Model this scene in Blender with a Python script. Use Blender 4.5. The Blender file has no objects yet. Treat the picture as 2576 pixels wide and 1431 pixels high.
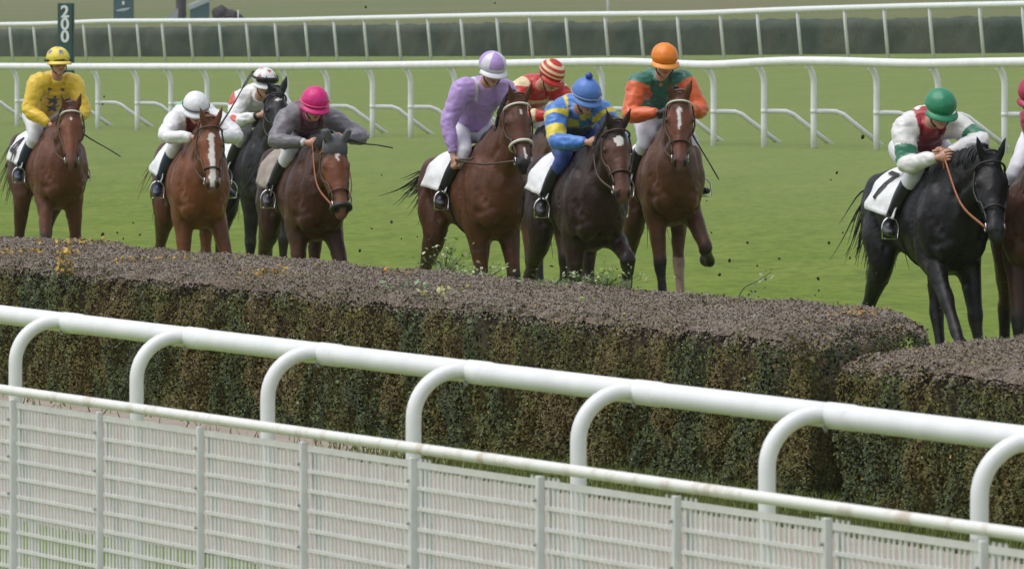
import bpy, math, random
import numpy as np
from mathutils import Vector, Matrix
from mathutils.kdtree import KDTree

random.seed(7)
RNG = np.random.default_rng(7)
R = math.radians
SC = bpy.context.scene
COL = SC.collection

# ------------------------------------------------------------------ camera, sky, sun, exposure
F = 24800.0            # focal length in units of a 2576-wide picture
CX, CY, HOR, H = 1288.0, 715.0, 60.0, 2.6
PITCH = math.atan((CY - HOR) / F)
cam_d = bpy.data.cameras.new("camera")
cam = bpy.data.objects.new("camera", cam_d)
COL.objects.link(cam)
cam.location = (0, 0, H)
cam.rotation_euler = (math.pi / 2 - PITCH, 0, 0)
cam_d.sensor_width = 36.0
cam_d.lens = 36.0 * F / 2576.0
cam_d.clip_start, cam_d.clip_end = 1.0, 6000.0
cam_d.dof.use_dof = True
cam_d.dof.focus_distance = 70.0
cam_d.dof.aperture_fstop = 24.0
SC.camera = cam

world = bpy.data.worlds.new("World")
SC.world = world
world.use_nodes = True
wn, wl = world.node_tree.nodes, world.node_tree.links
bg = wn["Background"]
sky = wn.new("ShaderNodeTexSky")
sky.sky_type = 'NISHITA'
sky.sun_disc = False
SUN_EL, SUN_ROT = R(66), R(250)
sky.sun_elevation, sky.sun_rotation = SUN_EL, SUN_ROT
sky.air_density, sky.dust_density, sky.ozone_density = 1.0, 2.5, 1.5
hsv = wn.new("ShaderNodeHueSaturation")      # overcast: the blue is mostly gone
hsv.inputs["Saturation"].default_value = 0.38
wl.new(sky.outputs[0], hsv.inputs["Color"])
wl.new(hsv.outputs[0], bg.inputs[0])
bg.inputs[1].default_value = 0.145

sun_d = bpy.data.lights.new("sun", 'SUN')
sun_d.energy = 1.2
sun_d.angle = R(55)
sun_d.color = (1.0, 0.985, 0.97)
sun = bpy.data.objects.new("sun", sun_d)
COL.objects.link(sun)
sun.rotation_euler = (math.pi / 2 - SUN_EL, 0, math.pi - SUN_ROT)

SC.view_settings.view_transform = 'Standard'
SC.view_settings.look = 'None'
SC.view_settings.gamma = 1.0
SC.view_settings.exposure = 0.36

# ------------------------------------------------------------------ picture <-> place
SU, CU = 0.2924, 0.9563
U = np.array([SU, -CU, 0.0])       # along the rails, towards the camera and to the right
N = np.array([CU, SU, 0.0])        # across the track, away from the near rail
CP, SP = math.cos(PITCH), math.sin(PITCH)


def ray(px, py):
    x, y = (px - CX) / F, (CY - py) / F
    return np.array([x, CP + y * SP, -SP + y * CP])


def at_t(px, py, t):
    d = ray(px, py)
    k = t / (d[0] * N[0] + d[1] * N[1])
    return np.array([0, 0, H]) + d * k


def at_z(px, py, z):
    d = ray(px, py)
    return np.array([0, 0, H]) + d * ((z - H) / d[2])


def at_y(px, py, y):
    d = ray(px, py)
    return np.array([0, 0, H]) + d * (y / d[1])


TT = [0, 27, 32, 46.5, 60, 76.5, 79, 82, 90, 120, 200, 400, 1200]
TZL = [0, 0, .05, .63, .95, 1.40, 1.47, 1.55, 1.9, 2.62, 4.2, 8.5, 26]
TZR = [0, 0, .08, .83, 1.25, 1.83, 1.88, 1.95, 2.2, 2.72, 4.2, 8.5, 26]


def ground_z(X, Y):
    X, Y = np.asarray(X, float), np.asarray(Y, float)
    t = X * N[0] + Y * N[1]
    f = np.clip(X / np.maximum(Y, 20.0) * F / 2576.0 + 0.5, 0, 1)
    return np.interp(t, TT, TZL) * (1 - f) + np.interp(t, TT, TZR) * f


# ------------------------------------------------------------------ numpy noise
NT = RNG.random((64, 64, 64))


def vnoise(P):
    P = np.asarray(P, float)
    i = np.floor(P).astype(int)
    f = P - i
    f = f * f * (3 - 2 * f)
    o = 0
    for dx in (0, 1):
        for dy in (0, 1):
            for dz in (0, 1):
                w = (f[..., 0] if dx else 1 - f[..., 0]) * (f[..., 1] if dy else 1 - f[..., 1]) * (f[..., 2] if dz else 1 - f[..., 2])
                o = o + w * NT[(i[..., 0] + dx) & 63, (i[..., 1] + dy) & 63, (i[..., 2] + dz) & 63]
    return o


def fbm(P, oct=3):
    P = np.asarray(P, float)
    s, a, n = 0, 0.5, 0
    for k in range(oct):
        s = s + a * vnoise(P * (2 ** k) + 17.3 * k)
        n += a
        a *= 0.5
    return s / n


def sstep(a, b, x):
    t = np.clip((x - a) / (b - a), 0, 1)
    return t * t * (3 - 2 * t)


# ------------------------------------------------------------------ objects
def tag(o, label=None, cat=None, group=None, kind=None):
    if label: o["label"] = label
    if cat: o["category"] = cat
    if group: o["group"] = group
    if kind: o["kind"] = kind
    return o


def empty(name, loc=(0, 0, 0), rz=0.0):
    o = bpy.data.objects.new(name, None)
    COL.objects.link(o)
    o.location = loc
    o.rotation_euler = (0, 0, rz)
    o.empty_display_size = 0.2
    return o


def mesh_obj(name, verts, faces, mat, parent=None, cols=None, smooth=True, normals=None):
    me = bpy.data.meshes.new(name)
    verts = np.asarray(verts, np.float32)
    if isinstance(faces, np.ndarray):
        nf, k = faces.shape
        me.vertices.add(len(verts))
        me.vertices.foreach_set("co", verts.ravel())
        me.loops.add(nf * k)
        me.loops.foreach_set("vertex_index", faces.astype(np.int32).ravel())
        me.polygons.add(nf)
        me.polygons.foreach_set("loop_start", np.arange(0, nf * k, k, dtype=np.int32))
        me.polygons.foreach_set("loop_total", np.full(nf, k, dtype=np.int32))
        me.update(calc_edges=True)
    else:
        me.from_pydata([tuple(map(float, v)) for v in verts], [], faces)
        me.update()
    if cols is not None:
        cols = np.asarray(cols, np.float32)
        if cols.shape[1] == 3:
            cols = np.concatenate([cols, np.ones((len(cols), 1), np.float32)], 1)
        a = me.color_attributes.new("Col", 'FLOAT_COLOR', 'POINT')
        a.data.foreach_set("color", cols.ravel())
    if smooth:
        me.polygons.foreach_set("use_smooth", np.ones(len(me.polygons), bool))
    if normals is not None:
        me.normals_split_custom_set_from_vertices(np.asarray(normals, np.float32))
    for m in (mat if isinstance(mat, (list, tuple)) else [mat]):
        me.materials.append(m)
    o = bpy.data.objects.new(name, me)
    COL.objects.link(o)
    if parent is not None:
        o.parent = parent
    return o


class MB:
    """collects closed shells into one mesh"""

    def __init__(self):
        self.v, self.f, self.c = [], [], []
        self.n = 0

    def add(self, v, f, col=None):
        v = np.asarray(v, float)
        self.v.append(v)
        self.f += [tuple(i + self.n for i in q) for q in f]
        if col is not None:
            col = np.asarray(col, float)
            self.c.append(np.tile(col, (len(v), 1)) if col.ndim == 1 else col)
        self.n += len(v)
        return self

    def V(self):
        return np.concatenate(self.v)

    def loft(self, cs, ra, rb=None, side=None, n=12, res=1, col=None):
        cs = np.asarray(cs, float)
        ra = np.asarray(ra, float)
        rb = ra if rb is None else np.asarray(rb, float)
        if res > 1:
            cs, ra, rb = crom(cs, res), crom(ra, res), crom(rb, res)
        tan = np.gradient(cs, axis=0)
        tan /= np.linalg.norm(tan, axis=1)[:, None] + 1e-9
        v = []
        s = np.array(side, float) if side is not None else None
        if s is None:
            s = np.cross(tan[0], (0, 0, 1.0))
            if np.linalg.norm(s) < .1: s = np.cross(tan[0], (0, 1.0, 0))
        ang = np.arange(n) * 2 * math.pi / n
        for i in range(len(cs)):
            if s.ndim == 2: si = s[min(i, len(s) - 1)]
            else: si = s
            si = si - tan[i] * (si @ tan[i])
            si = si / (np.linalg.norm(si) + 1e-9)
            if side is None: s = si
            up = np.cross(tan[i], si)
            v.append(cs[i] + np.outer(np.cos(ang) * ra[i], si) + np.outer(np.sin(ang) * rb[i], up))
        m = len(cs)
        v = np.concatenate(v + [cs[:1] - tan[:1] * min(ra[0], rb[0]) * .3, cs[-1:] + tan[-1:] * min(ra[-1], rb[-1]) * .3])
        f = []
        for i in range(m - 1):
            for j in range(n):
                k = (j + 1) % n
                f.append((i * n + j, i * n + k, (i + 1) * n + k, (i + 1) * n + j))
        for j in range(n):
            k = (j + 1) % n
            f.append((m * n, k, j))
            f.append((m * n + 1, (m - 1) * n + j, (m - 1) * n + k))
        return self.add(v, f, col)

    def ell(self, c, r, axes=None, n=14, m=9, col=None):
        A = np.eye(3) if axes is None else np.asarray(axes, float)
        th = np.linspace(0, math.pi, m + 1)[1:-1]
        ph = np.arange(n) * 2 * math.pi / n
        v = [[math.sin(t) * math.cos(p), math.sin(t) * math.sin(p), math.cos(t)] for t in th for p in ph]
        v += [[0, 0, 1], [0, 0, -1]]
        v = np.array(v) * np.asarray(r, float)
        v = np.asarray(c, float) + v @ A
        f = []
        k = len(th)
        for i in range(k - 1):
            for j in range(n):
                jj = (j + 1) % n
                f.append((i * n + j, (i + 1) * n + j, (i + 1) * n + jj, i * n + jj))
        for j in range(n):
            jj = (j + 1) % n
            f.append((k * n, j, jj))
            f.append((k * n + 1, (k - 1) * n + jj, (k - 1) * n + j))
        return self.add(v, f, col)

    def box(self, c, hx, hy, hz, ax=None, col=None, bev=0.0):
        A = np.eye(3) if ax is None else np.asarray(ax, float)
        if bev <= 0:
            v = np.array([[x * hx, y * hy, z * hz] for z in (-1, 1) for y in (-1, 1) for x in (-1, 1)])
            f = [(0, 2, 3, 1), (4, 5, 7, 6), (0, 1, 5, 4), (2, 6, 7, 3), (0, 4, 6, 2), (1, 3, 7, 5)]
        else:
            o = [(-1, -1), (1, -1), (1, 1), (-1, 1)]
            ring = []
            for (sx, sy) in o:
                a, b = (sx * (hx - bev), sy * hy), (sx * hx, sy * (hy - bev))
                ring += [a, b] if sx * sy < 0 else [b, a]
            ring = ring[:]
            ang = [math.atan2(q[1], q[0]) for q in ring]
            ring = [q for _, q in sorted(zip(ang, ring))]
            v, k = [], len(ring)
            for (z, s) in ((-hz, 1 - bev / max(hx, hy)), (-hz + bev, 1), (hz - bev, 1), (hz, 1 - bev / max(hx, hy))):
                v += [(q[0] * s, q[1] * s, z) for q in ring]
            f = [tuple(range(k))[::-1], tuple(range(3 * k, 4 * k))]
            for i in range(3):
                for j in range(k):
                    jj = (j + 1) % k
                    f.append((i * k + j, i * k + jj, (i + 1) * k + jj, (i + 1) * k + j))
            v = np.array(v)
        return self.add(np.asarray(c, float) + np.asarray(v) @ A, f, col)

    def build(self, name, mat, parent=None, smooth=True, off=None):
        v = self.V()
        if off is not None: v = v - np.asarray(off)
        return mesh_obj(name, v, self.f, mat, parent, np.concatenate(self.c) if self.c else None, smooth)


def crom(a, res):
    """Catmull-Rom through the rows of a"""
    a = np.asarray(a, float)
    p = np.concatenate([2 * a[:1] - a[1:2], a, 2 * a[-1:] - a[-2:-1]])
    out = []
    for i in range(len(a) - 1):
        p0, p1, p2, p3 = p[i], p[i + 1], p[i + 2], p[i + 3]
        for k in range(res):
            t = k / res
            out.append(.5 * ((2 * p1) + (-p0 + p2) * t + (2 * p0 - 5 * p1 + 4 * p2 - p3) * t * t + (-p0 + 3 * p1 - 3 * p2 + p3) * t ** 3))
    out.append(a[-1])
    return np.array(out)


def remesh(mb, voxel, smooth=4):
    """one continuous surface from overlapping shells -> (verts, quads/tris)"""
    me = bpy.data.meshes.new("tmp")
    me.from_pydata([tuple(v) for v in mb.V()], [], mb.f)
    ob = bpy.data.objects.new("tmp", me)
    COL.objects.link(ob)
    m = ob.modifiers.new("r", 'REMESH')
    m.mode, m.voxel_size, m.adaptivity = 'VOXEL', voxel, 0.0
    if smooth:
        s = ob.modifiers.new("s", 'SMOOTH')
        s.factor, s.iterations = 0.5, smooth
    dg = bpy.context.evaluated_depsgraph_get()
    ev = ob.evaluated_get(dg)
    em = ev.to_mesh()
    v = np.empty(len(em.vertices) * 3, np.float32)
    em.vertices.foreach_get("co", v)
    v = v.reshape(-1, 3).astype(float)
    nr = np.empty(len(em.vertices) * 3, np.float32)
    em.vertices.foreach_get("normal", nr)
    nr = nr.reshape(-1, 3).astype(float)
    f = [tuple(p.vertices) for p in em.polygons]
    ev.to_mesh_clear()
    bpy.data.objects.remove(ob)
    bpy.data.meshes.remove(me)
    if f and all(len(q) == 4 for q in f): f = np.array(f)
    return v, f, nr


# ------------------------------------------------------------------ materials
def new_mat(name):
    m = bpy.data.materials.new(name)
    m.use_nodes = True
    nt = m.node_tree
    return m, nt.nodes, nt.links, nt.nodes["Principled BSDF"]


def nd(n, t, **kw):
    x = n.new(t)
    for k, v in kw.items(): setattr(x, k, v)
    return x


def mk(name, color=None, rough=.6, var=.12, scale=20.0, bump=0.0, bscale=60.0, spec=.5, attr=False, stretch=(1, 1, 1), sheen=0.0, coat=0.0, detail=4.0, sub=0.0):
    """procedural surface: base colour (or the 'Col' attribute) broken up by noise, with noise bump"""
    m, n, l, p = new_mat(name)
    tc = nd(n, "ShaderNodeTexCoord")
    mp = nd(n, "ShaderNodeMapping")
    mp.inputs["Scale"].default_value = stretch
    l.new(tc.outputs["Object"], mp.inputs["Vector"])
    no = nd(n, "ShaderNodeTexNoise")
    no.inputs["Scale"].default_value = scale
    no.inputs["Detail"].default_value = detail
    l.new(mp.outputs[0], no.inputs["Vector"])
    mr = nd(n, "ShaderNodeMapRange")
    mr.inputs["From Min"].default_value, mr.inputs["From Max"].default_value = .25, .75
    mr.inputs["To Min"].default_value, mr.inputs["To Max"].default_value = 1 - var, 1 + var
    l.new(no.outputs[0], mr.inputs["Value"])
    mx = nd(n, "ShaderNodeMix", data_type='RGBA', blend_type='MULTIPLY')
    mx.inputs[0].default_value = 1.0
    if attr:
        at = nd(n, "ShaderNodeAttribute", attribute_name="Col")
        l.new(at.outputs["Color"], mx.inputs[6])
    else:
        mx.inputs[6].default_value = (*color, 1)
    cb = nd(n, "ShaderNodeCombineColor")
    for i in range(3): l.new(mr.outputs[0], cb.inputs[i])
    l.new(cb.outputs[0], mx.inputs[7])
    l.new(mx.outputs[2], p.inputs["Base Color"])
    p.inputs["Roughness"].default_value = rough
    p.inputs["Specular IOR Level"].default_value = spec
    if sheen: p.inputs["Sheen Weight"].default_value = sheen
    if coat: p.inputs["Coat Weight"].default_value = coat
    if bump:
        n2 = nd(n, "ShaderNodeTexNoise")
        n2.inputs["Scale"].default_value = bscale
        n2.inputs["Detail"].default_value = 3
        l.new(mp.outputs[0], n2.inputs["Vector"])
        b = nd(n, "ShaderNodeBump")
        b.inputs["Strength"].default_value = bump
        b.inputs["Distance"].default_value = .02
        l.new(n2.outputs[0], b.inputs["Height"])
        l.new(b.outputs[0], p.inputs["Normal"])
    return m


M = {}
M['rail'] = mk('white_plastic', (.775, .775, .77), .42, .08, 4)
M['railfar'] = mk('white_plastic_weathered', (.72, .73, .71), .45, .07, 5)
M['clamp'] = mk('grey_clamp', (.3, .3, .3), .5)
M['fencepost'] = mk('fence_post_paint', (.66, .66, .655), .55, .10, 9)
M['mesh'] = mk('white_mesh_plastic', (.63, .615, .59), .55, .08, 12)
M['coat'] = mk('horse_coat', None, .42, .22, 9, .25, 30, .26, attr=True, detail=6)
M['hair'] = mk('horse_hair', None, .55, .25, 40, attr=True)
M['silk'] = mk('silk', None, .38, .05, 14, .14, 13, .5, attr=True, sheen=.2)
M['cap'] = mk('cap_silk', None, .40, .05, 30, .12, 50, .5, attr=True)
M['breech'] = mk('breeches', (.70, .70, .74), .6, .07, 14, .2, 24)
M['skin'] = mk('skin', None, .5, .10, 25, attr=True)
M['boot'] = mk('black_leather', (.014, .014, .016), .35, .2, 20)
M['bootblue'] = mk('navy_leather', (.02, .03, .06), .4, .2, 20)
M['leather'] = mk('brown_leather', (.05, .022, .012), .45, .2, 30)
M['leatherblack'] = mk('black_strap', (.012, .011, .011), .45, .2, 30)
M['leathertan'] = mk('tan_rein', (.30, .10, .035), .5, .2, 30)
M['strapwhite'] = mk('white_strap', (.7, .66, .58), .6, .1, 30)
M['steel'] = mk('steel', (.55, .55, .55), .25, .1, 30)
M['steel'].node_tree.nodes["Principled BSDF"].inputs["Metallic"].default_value = 1
M['cloth'] = mk('saddle_cloth', (.74, .74, .74), .7, .07, 12, .25, 18)
M['clothgrey'] = mk('muddy_saddle_cloth', (.30, .25, .21), .75, .25, 9, .25, 18)
M['black'] = mk('black_print', (.012, .012, .014), .6)
M['lens'] = mk('goggle_lens', (.012, .012, .016), .15, .1)
M['eye'] = mk('eye', (.008, .006, .005), .12, .1)
M['hoof'] = mk('hoof', (.05, .042, .036), .5, .2)
M['leaf'] = mk('leaves', None, .55, .15, 30, attr=True, spec=.35)
def leafy(name, k=.45):
    m = mk(name, None, .6, .1, 10, attr=True, spec=.2)
    n, l = m.node_tree.nodes, m.node_tree.links
    p, o = n["Principled BSDF"], n["Material Output"]
    t = nd(n, "ShaderNodeBsdfTranslucent")
    l.new(p.inputs["Base Color"].links[0].from_socket, t.inputs["Color"])
    x = nd(n, "ShaderNodeMixShader")
    x.inputs[0].default_value = k
    l.new(p.outputs[0], x.inputs[1]); l.new(t.outputs[0], x.inputs[2])
    l.new(x.outputs[0], o.inputs["Surface"])
    return m


M['blade'] = mk('grass_blades', None, .7, .1, 10, attr=True, spec=.15)
M['twig'] = mk('hedge_core', None, .9, .45, 14, attr=True, spec=.1)
M['clod'] = mk('turf_clod', (.028, .020, .012), .95, .4, 25)
M['sign'] = mk('sign_green', (.035, .085, .075), .5, .06, 8)
M['signwhite'] = mk('sign_white', (.8, .8, .8), .5, .03)
M['teal'] = mk('teal_panel', (.055, .115, .115), .55, .1, 5)
M['palepanel'] = mk('pale_panel', (.36, .42, .42), .55, .1, 5)
M['darkwood'] = mk('dark_post', (.075, .065, .068), .8, .25, 5)

# ------------------------------------------------------------------ ground
def ground_material():
    m, n, l, p = new_mat("turf")
    g = nd(n, "ShaderNodeNewGeometry")
    sep = nd(n, "ShaderNodeSeparateXYZ")
    l.new(g.outputs["Position"], sep.inputs[0])
    def noise(scale, st=(1, 1, 1), det=4):
        mp = nd(n, "ShaderNodeMapping")
        mp.inputs["Scale"].default_value = st
        l.new(g.outputs["Position"], mp.inputs["Vector"])
        x = nd(n, "ShaderNodeTexNoise")
        x.inputs["Scale"].default_value = scale
        x.inputs["Detail"].default_value = det
        l.new(mp.outputs[0], x.inputs["Vector"])
        return x.outputs[0]
    r1 = nd(n, "ShaderNodeValToRGB")
    e = r1.color_ramp.elements
    e[0].position, e[0].color = .30, (.104, .164, .012, 1)
    e[1].position, e[1].color = .70, (.156, .204, .030, 1)
    l.new(noise(.55, (1, .6, 1), 6), r1.inputs[0])
    r2 = nd(n, "ShaderNodeMapRange")
    r2.inputs["From Min"].default_value, r2.inputs["From Max"].default_value = .3, .7
    r2.inputs["To Min"].default_value, r2.inputs["To Max"].default_value = .76, 1.22
    l.new(noise(7, (1, .25, 1), 5), r2.inputs[0])
    mx = nd(n, "ShaderNodeMix", data_type='RGBA', blend_type='MULTIPLY')
    mx.inputs[0].default_value = 1
    cb = nd(n, "ShaderNodeCombineColor")
    for i in range(3): l.new(r2.outputs[0], cb.inputs[i])
    l.new(r1.outputs[0], mx.inputs[6]); l.new(cb.outputs[0], mx.inputs[7])
    # rougher, browner meadow beyond the far hedge: part of the field itself
    r3 = nd(n, "ShaderNodeValToRGB")
    e = r3.color_ramp.elements
    e[0].position, e[0].color = .38, (.120, .150, .052, 1)
    e[1].position, e[1].color = .68, (.165, .150, .075, 1)
    l.new(noise(.055, (1, .5, 1), 5), r3.inputs[0])
    at = nd(n, "ShaderNodeAttribute", attribute_name="Col")
    sc = nd(n, "ShaderNodeSeparateColor")
    l.new(at.outputs["Color"], sc.inputs[0])
    m2 = nd(n, "ShaderNodeMix", data_type='RGBA')
    l.new(sc.outputs[0], m2.inputs[0])
    m3 = nd(n, "ShaderNodeMix", data_type='RGBA')      # turf colour blends paler beyond the racing line
    m3.inputs[7].default_value = (.175, .222, .078, 1)
    mu = nd(n, "ShaderNodeMath", operation='MULTIPLY'); mu.inputs[1].default_value = .58
    l.new(sc.outputs[1], mu.inputs[0]); l.new(mu.outputs[0], m3.inputs[0])
    l.new(mx.outputs[2], m3.inputs[6])
    l.new(m3.outputs[2], m2.inputs[6]); l.new(r3.outputs[0], m2.inputs[7])
    l.new(m2.outputs[2], p.inputs["Base Color"])
    p.inputs["Roughness"].default_value = .85
    p.inputs["Specular IOR Level"].default_value = .15
    b = nd(n, "ShaderNodeBump")
    b.inputs["Strength"].default_value = .5
    b.inputs["Distance"].default_value = .05
    l.new(noise(14, (1, 1, 1), 4), b.inputs["Height"])
    l.new(b.outputs[0], p.inputs["Normal"])
    return m


def build_ground():
    ts = np.concatenate([np.linspace(-60, 26, 18), np.linspace(27, 95, 69), np.geomspace(100, 1200, 22)])
    ss = np.concatenate([-np.geomspace(3600, 420, 22), np.linspace(-400, 60, 116)])
    S, T = np.meshgrid(ss, ts)
    X, Y = S * U[0] + T * N[0], S * U[1] + T * N[1]
    Z = ground_z(X, Y)
    v = np.stack([X, Y, Z], -1).reshape(-1, 3)
    nj = len(ss)
    i, j = np.meshgrid(np.arange(len(ts) - 1), np.arange(nj - 1), indexing='ij')
    a = (i * nj + j).ravel()
    f = np.stack([a, a + 1, a + nj + 1, a + nj], 1)[:, ::-1]
    w = sstep(82, 92, T).ravel()
    w2 = sstep(29, 47, T).ravel()
    o = mesh_obj("ground", v, f, ground_material(), None, np.stack([w, w2, w], 1))
    tag(o, "green turf of the racecourse rising gently to the back", "ground", None, "structure")


build_ground()


def strip(name, t0, t1, s0, s1, mat, z, label, cat, seed):
    n = 160
    s = np.linspace(s0, s1, n)
    v, f = [], []
    for k in range(n):
        a = t0 + .25 * (fbm([[s[k] * .8, seed, 0]])[0] - .5)
        b = t1 + .25 * (fbm([[s[k] * .8, seed + 5, 0]])[0] - .5)
        for q in np.linspace(a, b, 5):
            p = U * s[k] + N * q
            v.append((p[0], p[1], z))
    for k in range(n - 1):
        for q in range(4):
            i = k * 5 + q
            f.append((i, i + 5, i + 6, i + 1))
    o = mesh_obj(name, v, f, mat)
    nrm = o.data.polygons[0].normal.z
    if nrm < 0: o.data.flip_normals()
    tag(o, label, cat, None, "structure")
    return o


M['sand'] = mk('sandy_path', (.345, .290, .240), .9, .16, 2.2, .4, 20, .2)
strip("path", 12.65, 16.95, -110, -8, M['sand'], .005, "pinkish sandy path between the white rail and the hedge", "path", 3)


# ------------------------------------------------------------------ short turf blades (uncountable)
def build_grass():
    n = 260000
    px = RNG.uniform(-60, 2640, n)
    t = 19.3 + 26 * RNG.random(n) ** 1.4
    Y = t / (CU * (px - CX) / F + SU)
    X = (px - CX) / F * Y
    Z = ground_z(X, Y)
    C = np.stack([X, Y, Z], 1)
    a = RNG.uniform(0, 2 * math.pi, n)
    pat = fbm(np.stack([X * .8, Y * .18, X * 0], 1), 3)
    h = RNG.uniform(.006, .015, n) * (.7 + .6 * pat)
    w = RNG.uniform(.006, .014, n)
    d = np.stack([np.cos(a), np.sin(a), a * 0], 1)
    lean = np.stack([RNG.normal(0, 1.6, n), RNG.normal(0, 1.6, n), np.ones(n) * .5], 1)
    v = np.stack([C - d * w[:, None], C + d * w[:, None], C + lean * h[:, None]], 1)
    gn = np.cross(v[:, 1] - v[:, 0], v[:, 2] - v[:, 0])
    fl = gn[:, 2] < 0
    flat = np.abs(gn[:, 2]) / (np.linalg.norm(gn, axis=1) + 1e-12) > .6
    up_ = gn * np.where(fl, -1.0, 1.0)[:, None]
    flat &= up_[:, 1] < -.08 * np.linalg.norm(gn, axis=1)
    v[fl] = v[fl][:, [1, 0, 2]]
    pale = sstep(29, 47, t)[:, None] * .58
    v, pat, X, n = v[flat], pat[flat], X[flat], int(flat.sum())
    pale = pale[flat]
    v = v.reshape(-1, 3)
    f = np.arange(3 * n).reshape(-1, 3)
    k = RNG.random(n)[:, None]
    g = np.array([.118, .174, .015]) * (1 - k) + np.array([.150, .200, .031]) * k
    dry = (RNG.random(n) < .05)[:, None]
    g = np.where(dry, np.array([.22, .21, .09]), g) * (.94 + .16 * pat[:, None])
    g = g * (1 - pale) + np.array([.175, .222, .078]) * pale
    o = mesh_obj("grass", v, f, M['blade'], None, np.repeat(g, 3, 0), True, np.tile(np.array([0, -.12, .99]), (3 * n, 1)))
    tag(o, "short green turf blades covering the track", "grass", None, "stuff")


build_grass()


# ------------------------------------------------------------------ hedges
def clip_side(P, Q, z0, z1, n, seed):
    """random points on a vertical face P->Q with outward normal to the right of travel"""
    d = Q - P
    L = np.linalg.norm(d)
    nn = np.array([d[1], -d[0], 0]) / L
    a, b = RNG.random(n), RNG.random(n)
    p = P + np.outer(a, d)
    p[:, 2] = z0 + (z1 - z0) * b
    return p, np.tile(nn, (n, 1))


def leaf_cards(p, nrm, ln, wd, col, jit=.8, soft=0.0):
    n = len(p)
    g = RNG.normal(size=(n, 3)) * jit + nrm
    g *= np.where((g * nrm).sum(1) < 0, -1.0, 1.0)[:, None]
    g /= np.linalg.norm(g, axis=1)[:, None]
    r = RNG.normal(size=(n, 3))
    a = np.cross(g, r); a /= np.linalg.norm(a, axis=1)[:, None]
    b = np.cross(g, a)
    a *= ln[:, None] / 2; b *= wd[:, None] / 2
    v = np.stack([p - a, p - b - a * .1, p + a, p + b - a * .1], 1).reshape(-1, 3)
    if not soft: return v, np.repeat(col, 4, 0)
    m = g * (1 - soft) + nrm * soft
    return v, np.repeat(col, 4, 0), np.repeat(m / np.linalg.norm(m, axis=1)[:, None], 4, 0)


def ramp(x, stops):
    xs = [s[0] for s in stops]
    return np.stack([np.interp(x, xs, [s[1][c] for s in stops]) for c in range(3)], 1)


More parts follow.
